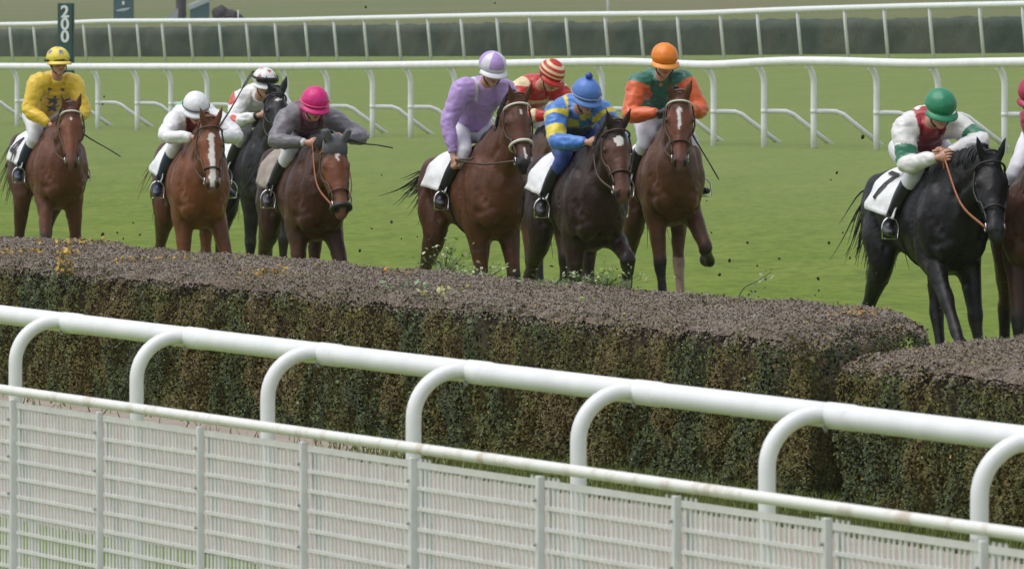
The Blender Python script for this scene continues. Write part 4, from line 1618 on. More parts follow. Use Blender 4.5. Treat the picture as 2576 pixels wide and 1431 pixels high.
def build_jockey(P, horse_root, hf, bridle):
    J = P['jockey']
    BZ = np.array([0, 0, 1.10])
    M4 = Matrix.Translation(P['loc']) @ P['M'].to_4x4()
    root = empty("person", M4 @ Vector(BZ), P['rz'])
    root.rotation_euler = P['M'].to_euler()
    tag(root, J['label'], "person", "jockeys racing on horseback")
    hip = np.array(J.get('hip', (-.22, 0, 1.80)))
    nb = np.array(J.get('neck', (.34, 0, 2.06)))
    ty = nb[1]
    head_c = nb + np.array(J.get('head_off', (.14, 0, .09)))
    sk = Skull(head_c, R(J.get('yaw', 0)), R(J.get('pitch', 18)), R(J.get('roll', 0)))
    lean = nb - hip
    lu = lean / np.linalg.norm(lean)
    side = np.array([0, 1.0, 0])
    side = side - lu * (side @ lu); side /= np.linalg.norm(side)
    bk = np.cross(lu, side)          # points to the rider's front/down or back
    if bk[0] < 0: bk = -bk
    back = -bk
    mid = hip + lean * .5 + back * J.get('hunch', .05)
    chest = hip + lean * .80 + back * J.get('hunch', .05) * .7
    sh = {}
    for s in (-1, 1):
        sh[s] = nb - lu * .055 + side * .185 * s + back * .01 + bk * .02
    hands = {-1: np.array(J.get('hand_r', (.62, -.07, 1.72))), 1: np.array(J.get('hand_l', (.62, .07, 1.72)))}
    wr, el = {}, {}
    for s in (-1, 1):
        pole = np.array(J.get('pole_r' if s < 0 else 'pole_l', (-.25, .75 * s, -.55)))
        el[s], w_ = ik(sh[s], hands[s] - np.array([.06, 0, -.02]), .285, .255, pole)
        wr[s] = w_
        hands[s] = w_ + (w_ - el[s]) / np.linalg.norm(w_ - el[s]) * .065
    hp, kn, an, toe = {}, {}, {}, {}
    for s in (-1, 1):
        hp[s] = hip + side * .10 * s
        foot = np.array(J.get('foot_r' if s < 0 else 'foot_l', (.02, .30 * s, 1.20)))
        kn[s], an[s] = ik(hp[s], foot,   .46, .43, np.array(J.get('knee_pole', (1, -.18 * s, .6))) * np.array([1, 1, 1]))
        toe[s] = an[s] + np.array([.16, .03 * s, -.06])

    # --- clothing and body surfaces
    silks, bs = MB(), []
    t_path = np.array([hip + lean * .10, hip + lean * .30 + back * J.get('hunch', .05) * .6, mid, chest, nb - lu * .03])
    silks.loft(t_path, [.165, .172, .188, .205, .115], [.125, .130, .138, .130, .088], side=side, n=18, res=3)
    for q, t in zip(crom(t_path, 3), np.linspace(0, 1, 13)): bs.append((q, 0, t))
    for s in (-1, 1):
        silks.ell(sh[s], (.084, .084, .084))
        c = np.array([nb - lu * .07 + side * .10 * s, sh[s], sh[s] * .55 + el[s] * .45, el[s], el[s] * .45 + wr[s] * .55, wr[s]])
        silks.loft(c, [.098, .094, .080, .072, .060, .038], n=12, res=3)
        cc = crom(c[1:], 3)
        for q, t in zip(cc, np.linspace(0, 1, len(cc))): bs.append((q, s, t))
    # collar
    silks.loft([nb - lu * .06, nb + lu * .015], [.075, .062], n=12)
    v, f, nr = remesh(silks, .0125, 3)
    wv = v + .05 * (fbm(v * 6, 2) - .5)[:, None]
    fold = (fbm(v * 6 + P['seed'] * 3, 2) - .5) * .022 - np.abs(fbm(wv * np.array([11, 13, 24]) + 7, 2) - .5) * .034 + .005
    v = v + nr * fold[:, None]
    kd = KDTree(len(bs))
    for i, b in enumerate(bs): kd.insert(b[0], i)
    kd.balance()
    ix = np.array([kd.find(q)[1] for q in v])
    seg = np.array([b[1] for b in bs])[ix]
    tt = np.array([b[2] for b in bs])[ix]
    # position on the torso: lateral, back(+)/front(-), along
    rel_ = v - hip
    lat, fr, al = rel_ @ side, rel_ @ bk, (rel_ @ lu) / np.linalg.norm(lean)
    col = J['silk'](v, seg, tt, lat, fr, al)
    OFF = BZ
    mesh_obj("jacket", v - OFF, f, M['silk'], root, col)
    # cuffs
    for s in (-1, 1):
        mb = MB(); d = (wr[s] - el[s]) / np.linalg.norm(wr[s] - el[s])
        mb.loft([wr[s] - d * .022, wr[s] + d * .004], [.037, .034], n=12)
        mb.build("cuff", mk('cuff', J.get('cuff', (.6, .6, .6)), .7), root, off=OFF)
    # breeches
    br = MB()
    br.ell(hip + lu * .0, (.155, .155, .13))
    for s in (-1, 1):
        c = np.array([hip + side * .06 * s + lu * .03, hp[s] - lu * .01, hp[s] * .5 + kn[s] * .5, kn[s], kn[s] * .72 + an[s] * .28])
        br.loft(c, [.10, .118, .092, .070, .058], n=14, res=3)
    v, f, nr = remesh(br, .0135, 3)
    v = v + nr * ((fbm(v * 10 + 3, 2) - .5) * .016)[:, None]
    bm = M['breech'] if 'breech' not in J else mk('breeches_coloured', J['breech'], .6, .08, 14, .2, 24)
    mesh_obj("breeches", v - OFF, f, bm, root)
    # boots with stirrups
    for s in (-1, 1):
        b = MB()
        c = np.array([kn[s] * .78 + an[s] * .22, kn[s] * .5 + an[s] * .5, kn[s] * .2 + an[s] * .8, an[s] + np.array([0, 0, -.02])])
        b.loft(c, [.062, .060, .045, .043], n=12, res=3)
        b.loft([an[s] + np.array([-.055, 0, -.045]), an[s] + np.array([.02, .005 * s, -.05]), an[s] * .4 + toe[s] * .6 + np.array([0, 0, -.03]), toe[s] + np.array([.03, .01 * s, -.01])], [.034, .042, .042, .026], [.036, .044, .034, .024], side=(0, 1, 0), n=12, res=3)
        vv, ff, _ = remesh(b, .011, 2)
        bo = mesh_obj("boot", vv - OFF, ff, M[J.get('boot', 'boot')], root)
        mb = MB()
        m = an[s] * .35 + toe[s] * .65 + np.array([0, 0, -.03])
        ring = [m + np.array([0, .062 * math.sin(a), .03 + .075 * math.cos(a) if math.cos(a) > -.3 else -.042]) for a in np.linspace(0, 2 * math.pi, 17)]
        mb.loft(ring, [.007] * 17, n=6)
        st = mb.build("stirrup_iron", M['steel'], horse_root)
        mb = MB()
        mb.loft([ring[0], ring[0] * .5 + trunk(.05, s * R(75)) * .5 + np.array([0, .05 * s, 0]), trunk(.05, s * R(55), 1, .03)], [.004] * 3, [.013] * 3, side=(0, 1, 0), n=6)
        mb.build("stirrup_leather", M['leatherblack'], st)
    # body: one continuous figure, head with face, neck, trunk, limbs, hands
    b = MB()
    b.ell(sk.at(-.005, 0, .030), (.098, .078, .092), sk.A, 18, 12)
    b.ell(sk.at(.022, 0, -.045), (.066, .060, .085), sk.A, 16, 10)
    b.ell(sk.at(.050, 0, -.102), (.034, .032, .026), sk.A)                # chin
    b.loft([sk.at(.090, 0, .018), sk.at(.104, 0, -.008), sk.at(.116, 0, -.034), sk.at(.096, 0, -.044)], [.010, .012, .016, .012], n=8, res=2)
    for s in (-1, 1):
        b.ell(sk.at(.080, .030 * s, .030), (.016, .026, .010), sk.A)      # brow
        b.ell(sk.at(.070, .042 * s, -.028), (.024, .024, .020), sk.A)     # cheek
        b.ell(sk.at(-.005, .078 * s, -.012), (.020, .010, .030), sk.A)    # ear
    b.ell(sk.at(.083, 0, -.070), (.016, .024, .011), sk.A)                # lips
    b.loft([nb - lu * .10, nb, sk.at(-.025, 0, -.05)], [.060, .055, .053], n=12, res=3)
    b.loft(t_path, [.09] * 5, [.07] * 5, side=side, n=12, res=2)
    for s in (-1, 1):
        b.loft([nb - lu * .08, sh[s], el[s], wr[s], hands[s]], [.045, .042, .034, .026, .026], n=10, res=3)
        b.loft([hip, hp[s], kn[s], an[s] * .95 + kn[s] * .05, an[s]], [.07, .07, .034, .018, .016], n=10, res=2)
        d = (hands[s] - wr[s]) / np.linalg.norm(hands[s] - wr[s])
        up = np.array([0, 0, 1.0]); up = up - d * (up @ d); up /= np.linalg.norm(up)
        inn = np.cross(d, up) * (1 if np.cross(d, up)[1] * s < 0 else -1)
        b.ell(hands[s] + d * .005, (.044, .040, .020), np.stack([d, up, inn]))
    v, f, nr = remesh(b, .0088, 2)
    q = sk.loc(v)
    sc = np.array(J.get('skin', (.50, .27, .185)))
    hot = fbm(v * 14, 2)
    col = sc * (.88 + .24 * hot)[:, None]
    m = (np.abs(q[:, 2] + .070) < .009) & (np.abs(q[:, 1]) < .024) & (q[:, 0] > .07)
    col[m] = sc * np.array([.75, .5, .5])
    col[(np.abs(q[:, 2] - .034) < .007) & (np.abs(np.abs(q[:, 1]) - .032) < .020) & (q[:, 0] > .06)] = sc * .35
    if J.get('stubble'):
        m = (q[:, 2] < -.055) & (q[:, 0] > -.02) & (np.linalg.norm(q, axis=1) < .16)
        col[m] *= .72
    gl = J.get('gloves')
    if gl is not None:
        for s in (-1, 1):
            col[np.linalg.norm(v - hands[s], axis=1) < .062] = gl
    V, Fc, Cc = [v], [tuple(int(i) for i in t) for t in f], [col]
    n0 = len(v)
    # fingers closed round the rein, thumb on the side
    for s in (-1, 1):
        d = (hands[s] - wr[s]) / np.linalg.norm(hands[s] - wr[s])
        up = np.array([0, 0, 1.0]); up = up - d * (up @ d); up /= np.linalg.norm(up)
        inn = np.cross(d, up) * (1 if np.cross(d, up)[1] * s < 0 else -1)
        fm = MB()
        for i, (o, ln) in enumerate(((.030, .92), (.010, 1.05), (-.010, 1.0), (-.029, .82))):
            k0 = hands[s] + d * .030 + up * o - inn * .006
            k1 = k0 + (d * .032 - inn * .004) * ln
            k2 = k1 + (d * .006 + inn * .028) * ln
            k3 = k2 + (-d * .024 + inn * .008) * ln
            fm.loft([k0, k1, k2, k3], [.0098, .0095, .0088, .0078], n=7, res=2)
        t0 = hands[s] - d * .012 + up * .026 + inn * .010
        fm.loft([t0, t0 + d * .024 + up * .012 + inn * .012, t0 + d * .046 + up * .008 + inn * .020], [.012, .011, .008], n=7, res=2)
        fv = fm.V()
        V.append(fv); Fc += [tuple(i + n0 for i in t) for t in fm.f]; n0 += len(fv)
        Cc.append(np.tile(np.array(gl) if gl is not None else sc, (len(fv), 1)))
    mesh_obj("body", np.concatenate(V) - OFF, Fc, M['skin'], root, np.concatenate(Cc))
    for s in (-1, 1):
        mb = MB(); mb.ell(sk.at(.083, .030 * s, .013), (.010, .014, .009), sk.A, 8, 6)
        mb.build("eye", M['eye'], root, off=OFF)
    # hair at the nape
    mb = MB(); mb.ell(sk.at(-.035, 0, -.005), (.075, .080, .075), sk.A, 14, 9, col=J.get('hair', (.03, .02, .012)))
    mb.build("hair", M['hair'], root, off=OFF)
    # helmet with silk cover
    mb, na, nt = MB(), 72, 30
    vs, loc = [], []
    for i in range(nt):
        th = math.pi * .5 * 1.22 * i / (nt - 1)
        for j in range(na):
            ph = 2 * math.pi * j / na
            n3 = np.array([math.sin(th) * math.cos(ph), math.sin(th) * math.sin(ph), math.cos(th)])
            k = 1 - .07 * max(0, -n3[2] * 3)
            loc.append(n3)
            vs.append(sk.at(-.008 + .128 * n3[0] * k, .112 * n3[1] * k, .036 + .113 * n3[2]))
    vs, loc = np.array(vs), np.array(loc)
    fs = [(i * na + j, i * na + (j + 1) % na, (i + 1) * na + (j + 1) % na, (i + 1) * na + j) for i in range(nt - 1) for j in range(na)]
    ctr = sk.at(-.008, 0, .036)
    inner = ctr + (vs - ctr) * .95
    nn_ = len(vs)
    fs = [t[::-1] for t in fs] + [tuple(nn_ + q for q in t) for t in fs]
    e0 = (nt - 1) * na
    fs += [(e0 + j, e0 + (j + 1) % na, nn_ + e0 + (j + 1) % na, nn_ + e0 + j)[::-1] for j in range(na)]
    wob = ((fbm(vs * 30, 2) - .5) * .006)[:, None] * (vs - ctr) / .12
    hc = J['cap'](loc)
    mb.add(np.concatenate([vs + wob, inner]), fs, np.concatenate([hc, np.tile(np.array([.02, .02, .02]), (nn_, 1))]))
    helmet = mb.build("helmet", M['cap'], root, off=OFF)
    mb = MB()      # peak
    pv, pf = [], []
    K = 21
    for r in range(4):
        for j in range(K):
            a = R(-74 + 148 * j / (K - 1))
            rr = 1 + (.0, .16, .32, .33)[r] * math.cos(a) ** .7
            zz = (.010, .004, -.012, -.017)[r]
            for t in (0, -.006): pv.append(sk.at(-.008 + .126 * rr * math.cos(a), .110 * rr * math.sin(a), zz + t))
    for r in range(3):
        for j in range(K - 1):
            a, b_ = (r * K + j) * 2, ((r + 1) * K + j) * 2
            pf.append((a, b_, b_ + 2, a + 2)); pf.append((a + 1, a + 3, b_ + 3, b_ + 1))
    for j in range(K - 1):
        a = (3 * K + j) * 2
        pf.append((a, a + 1, a + 3, a + 2))
    mb.add(pv, pf, np.array(J.get('peak', hc[-1])))
    mb.build("peak", M['cap'], helmet, off=OFF)
    mb = MB()
    strap(mb, [sk.at(.02 + .03 * math.sin(a), .074 * math.cos(a), -.04 - .080 * math.sin(a)) for a in np.linspace(-.5, math.pi + .5, 15)], .004, .006)
    mb.build("chin_strap", M['leatherblack'], helmet, off=OFF)
    if J.get('bobble'):
        mb = MB(); mb.ell(sk.at(-.02, 0, .168), (.030, .030, .030), sk.A, 12, 9, col=J['bobble'])
        mb.build("bobble", M['cap'], helmet, off=OFF)
    if J.get('band'):
        mb = MB()
        strap(mb, [sk.at(-.008 + .1345 * math.cos(a), .1185 * math.sin(a), .030) for a in np.linspace(-2.6, 2.6, 30)], .004, .007)
        mb.build("cap_band", mk('cap_band', J['band'], .6), helmet, off=OFF)
    # goggles: over the eyes or pushed up on the cap
    g = J.get('goggles')
    if g:
        mb = MB()
        kx, ky, z, ex = (.116, .090, .008, 0) if g == 'eyes' else (.142, .124, .058, .0)
        pts = [sk.at(-.005 + kx * math.cos(a), ky * math.sin(a), z) for a in np.linspace(-1.0, 1.0, 15)]
        mb.loft(pts, [.024, .030] + [.030] * 11 + [.030, .024], [.010] * 15, side=sk.u, n=10)
        go = mb.build("goggles", M['lens'], root, off=OFF)
        mb = MB()
        strap(mb, [sk.at(-.008 + (kx + .03) * math.cos(a), (ky + .036 if g == 'eyes' else ky) * math.sin(a), z + .01) for a in np.linspace(1.1, 2 * math.pi - 1.1, 20)], .004, .012)
        mb.build("goggle_strap", M['leatherblack'], go, off=OFF)
    # reins from the bit to the hands
    rm = M[P.get('rein', 'leather')]
    for s in (-1, 1):
        b0 = hf.ring(.515, s * R(112), 1.04, .012)
        mb = MB()
        m1 = b0 * .6 + hands[s] * .4 + np.array([0, .055 * s, -.03])
        strap(mb, crom(np.array([b0, m1, hands[s] + np.array([.02, 0, .0])]), 6), .005, .010)
        mb.build("rein", rm, bridle)
    mb = MB()
    mm = (hands[-1] + hands[1]) / 2
    strap(mb, crom(np.array([hands[-1], mm + np.array([.03, 0, -.10]), hands[1]]), 6), .005, .009)
    mb.build("rein", rm, bridle)
    # whip
    if J.get('whip'):
        W = J['whip']
        h = hands[W['hand']]
        d = np.array(W['dir'], float); d /= np.linalg.norm(d)
        L = W.get('len', .68)
        wroot = empty("riding_whip", M4 @ Vector(h), P['rz'])
        wroot.rotation_euler = P['M'].to_euler()
        tag(wroot, W['label'], "whip", "jockeys' whips")
        sag = np.array([0, 0, -.03])
        mb = MB()
        mb.loft([-d * .10, d * .1, d * L * .5 + sag * .4, d * L * .9], [.010, .010, .007, .005], n=8, res=2)
        mb.build("shaft", M['leatherblack'], wroot)
        mb = MB()
        mb.loft([d * L * .86, d * L * .93, d * (L + .06), d * (L + .10)], [.008, .019, .019, .012], [.005, .006, .006, .005], n=8)
        mb.build("flap", M['leatherblack'], wroot)
    return root


# ------------------------------------------------------------------ silks
def C(*a): return np.array(a, float)


def solid(c):
    return lambda v, seg, tt, lat, fr, al: np.tile(C(*c), (len(v), 1))


def cap_solid(c):
    return lambda n: np.tile(C(*c), (len(n), 1))


WHT, YLW, DBL = C(.76, .76, .77), C(.74, .50, .035), C(.06, .075, .16)


def silk_yellow(v, seg, tt, lat, fr, al):
    c = np.tile(YLW, (len(v), 1))
    for (a, l) in ((.62, 0.0), (.84, .11), (.84, -.11), (.40, .02), (.62, .15), (.62, -.15)):
        c[(seg == 0) & star_mask(lat - l, (al - a) * .55, .078) & (fr > -.02)] = DBL
        c[(seg == 0) & star_mask(lat - l, (al - a) * .55, .078) & (fr < -.02)] = DBL
    return c


def cap_stars(base, ink, r, spots, plain=False):
    def fn(n):
        c = np.tile(C(*base), (len(n), 1))
        for (th, ph) in spots:
            d = C(math.sin(R(th)) * math.cos(R(ph)), math.sin(R(th)) * math.sin(R(ph)), math.cos(R(th)))
            a = np.cross((0, 0, 1.), d); a = a / (np.linalg.norm(a) + 1e-6); b = np.cross(d, a)
            k = n @ d > .6
            c[k & star_mask(n @ a, n @ b, r)] = C(*ink)
        return c
    return fn


def silk_redwhite(v, seg, tt, lat, fr, al):
    c = np.tile(WHT, (len(v), 1))
    c[(seg == 0)] = C(.30, .012, .025)
    c[(seg == 0) & (fr < -.02) & (lat < 0)] = C(.22, .52, .30)
    c[(seg == 0) & (fr < -.02) & (lat > .02)] = C(.55, .02, .03)
    c[(seg == 0) & (fr < -.02) & (np.abs(lat) < .05) & (al < .6)] = WHT
    return c


def silk_whitestars(v, seg, tt, lat, fr, al):
    c = np.tile(C(.74, .73, .72), (len(v), 1))
    q = vnoise(v * 9.5)
    c[(seg != 0) & (q > .70)] = C(.55, .055, .03)
    c[(seg == 0) & (fr > .0) & (al < .45)] = C(.30, .05, .06)
    c[(seg != 0) & (tt > .93)] = C(.02, .02, .02)
    return c


def silk_grey(v, seg, tt, lat, fr, al):
    c = np.tile(C(.155, .145, .158), (len(v), 1))
    c[(seg == 0)] = C(.16, .03, .065)
    c[(seg == 0) & (np.abs(lat) > .12) & (al < .6)] = C(.155, .145, .158)
    return c


def silk_lilac(v, seg, tt, lat, fr, al):
    c = np.tile(C(.44, .285, .60), (len(v), 1))
    c[(seg == 0) & (al > .80) & (lat < -.06) & (lat > -.15)] = C(.66, .63, .70)
    return c


def cap_lilac(n):
    c = np.tile(C(.44, .285, .60), (len(n), 1))
    a = np.arctan2(n[:, 1], n[:, 0])
    c[(np.cos(a * 3 + math.pi) > .35) & (n[:, 2] > -.1)] = C(.68, .66, .72)
    c[(n[:, 2] < .05)] = C(.70, .68, .73)
    return c


RED, CRM = C(.50, .022, .016), C(.74, .60, .36)


def silk_hoops(v, seg, tt, lat, fr, al):
    c = np.tile(RED, (len(v), 1))
    for (a, b) in ((.30, .45), (.68, .82)): c[(seg != 0) & (tt > a) & (tt < b)] = CRM
    c[(seg == 0) & (((al * 3.0) % 1.0) < .34)] = CRM
    c[(seg == 0) & (al > .8)] = RED
    c[(seg != 0) & (tt < .07)] = CRM
    return c


def cap_hoops(n):
    c = np.tile(RED, (len(n), 1))
    z = n[:, 2]
    for a, b in ((.66, .84), (.28, .47), (-.05, .09)): c[(z > a) & (z < b)] = CRM
    return c


BLU, YEL2 = C(.055, .19, .56), C(.70, .56, .03)


def silk_blueyellow(v, seg, tt, lat, fr, al):
    c = np.tile(BLU, (len(v), 1))
    c[(seg != 0) & (tt > .32) & (tt < .47)] = YEL2
    c[(seg != 0) & (tt > .02) & (tt < .15)] = YEL2
    m = seg == 0
    k = (np.floor(lat / .085 + 50) + np.floor(al / .22 + 50)) % 2
    c[m & (k < 1)] = YEL2
    c[m & (fr > .05) & (al < .6)] = C(.05, .055, .06)
    return c


def silk_greenorange(v, seg, tt, lat, fr, al):
    c = np.tile(C(.022, .145, .095), (len(v), 1))
    c[(seg != 0) & (tt > .05)] = C(.66, .115, .022)
    return c


def silk_greenwhite(v, seg, tt, lat, fr, al):
    c = np.tile(C(.74, .73, .70), (len(v), 1))
    c[(seg != 0) & (tt > .27) & (tt < .50)] = C(.018, .16, .085)
    c[(seg == 0) & (np.abs(np.abs(lat) - .105) < .018)] = C(.26, .02, .03)
    c[(seg == 0) & (fr > .02) & (np.abs(lat) < .11)] = C(.28, .02, .035)
    c[(seg == 0) & (al > .93)] = C(.36, .02, .03)
    return c


# ------------------------------------------------------------------ the field of ten
CHE, BAY, DBAY, BLK = C(.155, .052, .020), C(.095, .033, .014), C(.030, .016, .011), C(.0135, .0125, .0135)
DK = C(.014, .011, .010)


def place(px, scale, rel, lift=0.0):
    Y = F / scale
    X = (px - CX) / F * Y
    los = C(X, Y); los /= np.linalg.norm(los)
    a = R(rel)
    hd = -los * math.cos(a) + C(los[1], -los[0]) * math.sin(a)
    return (X, Y, lift), math.atan2(hd[1], hd[0])


# gallop phases: front (swing, knee fold, pastern, spread), hind (thigh, gaskin fold, cannon, pastern, spread)
FR_PLANT, FR_REACH, FR_FOLD, FR_LIFT = (-6, 0, 18), (24, 2, 30), (40, 95, -60), (20, 50, -10)
HD_BACK, HD_UNDER, HD_MID = (8, 50, 22, -30), (48, 44, 16, 30), (26, 50, 30, 10)

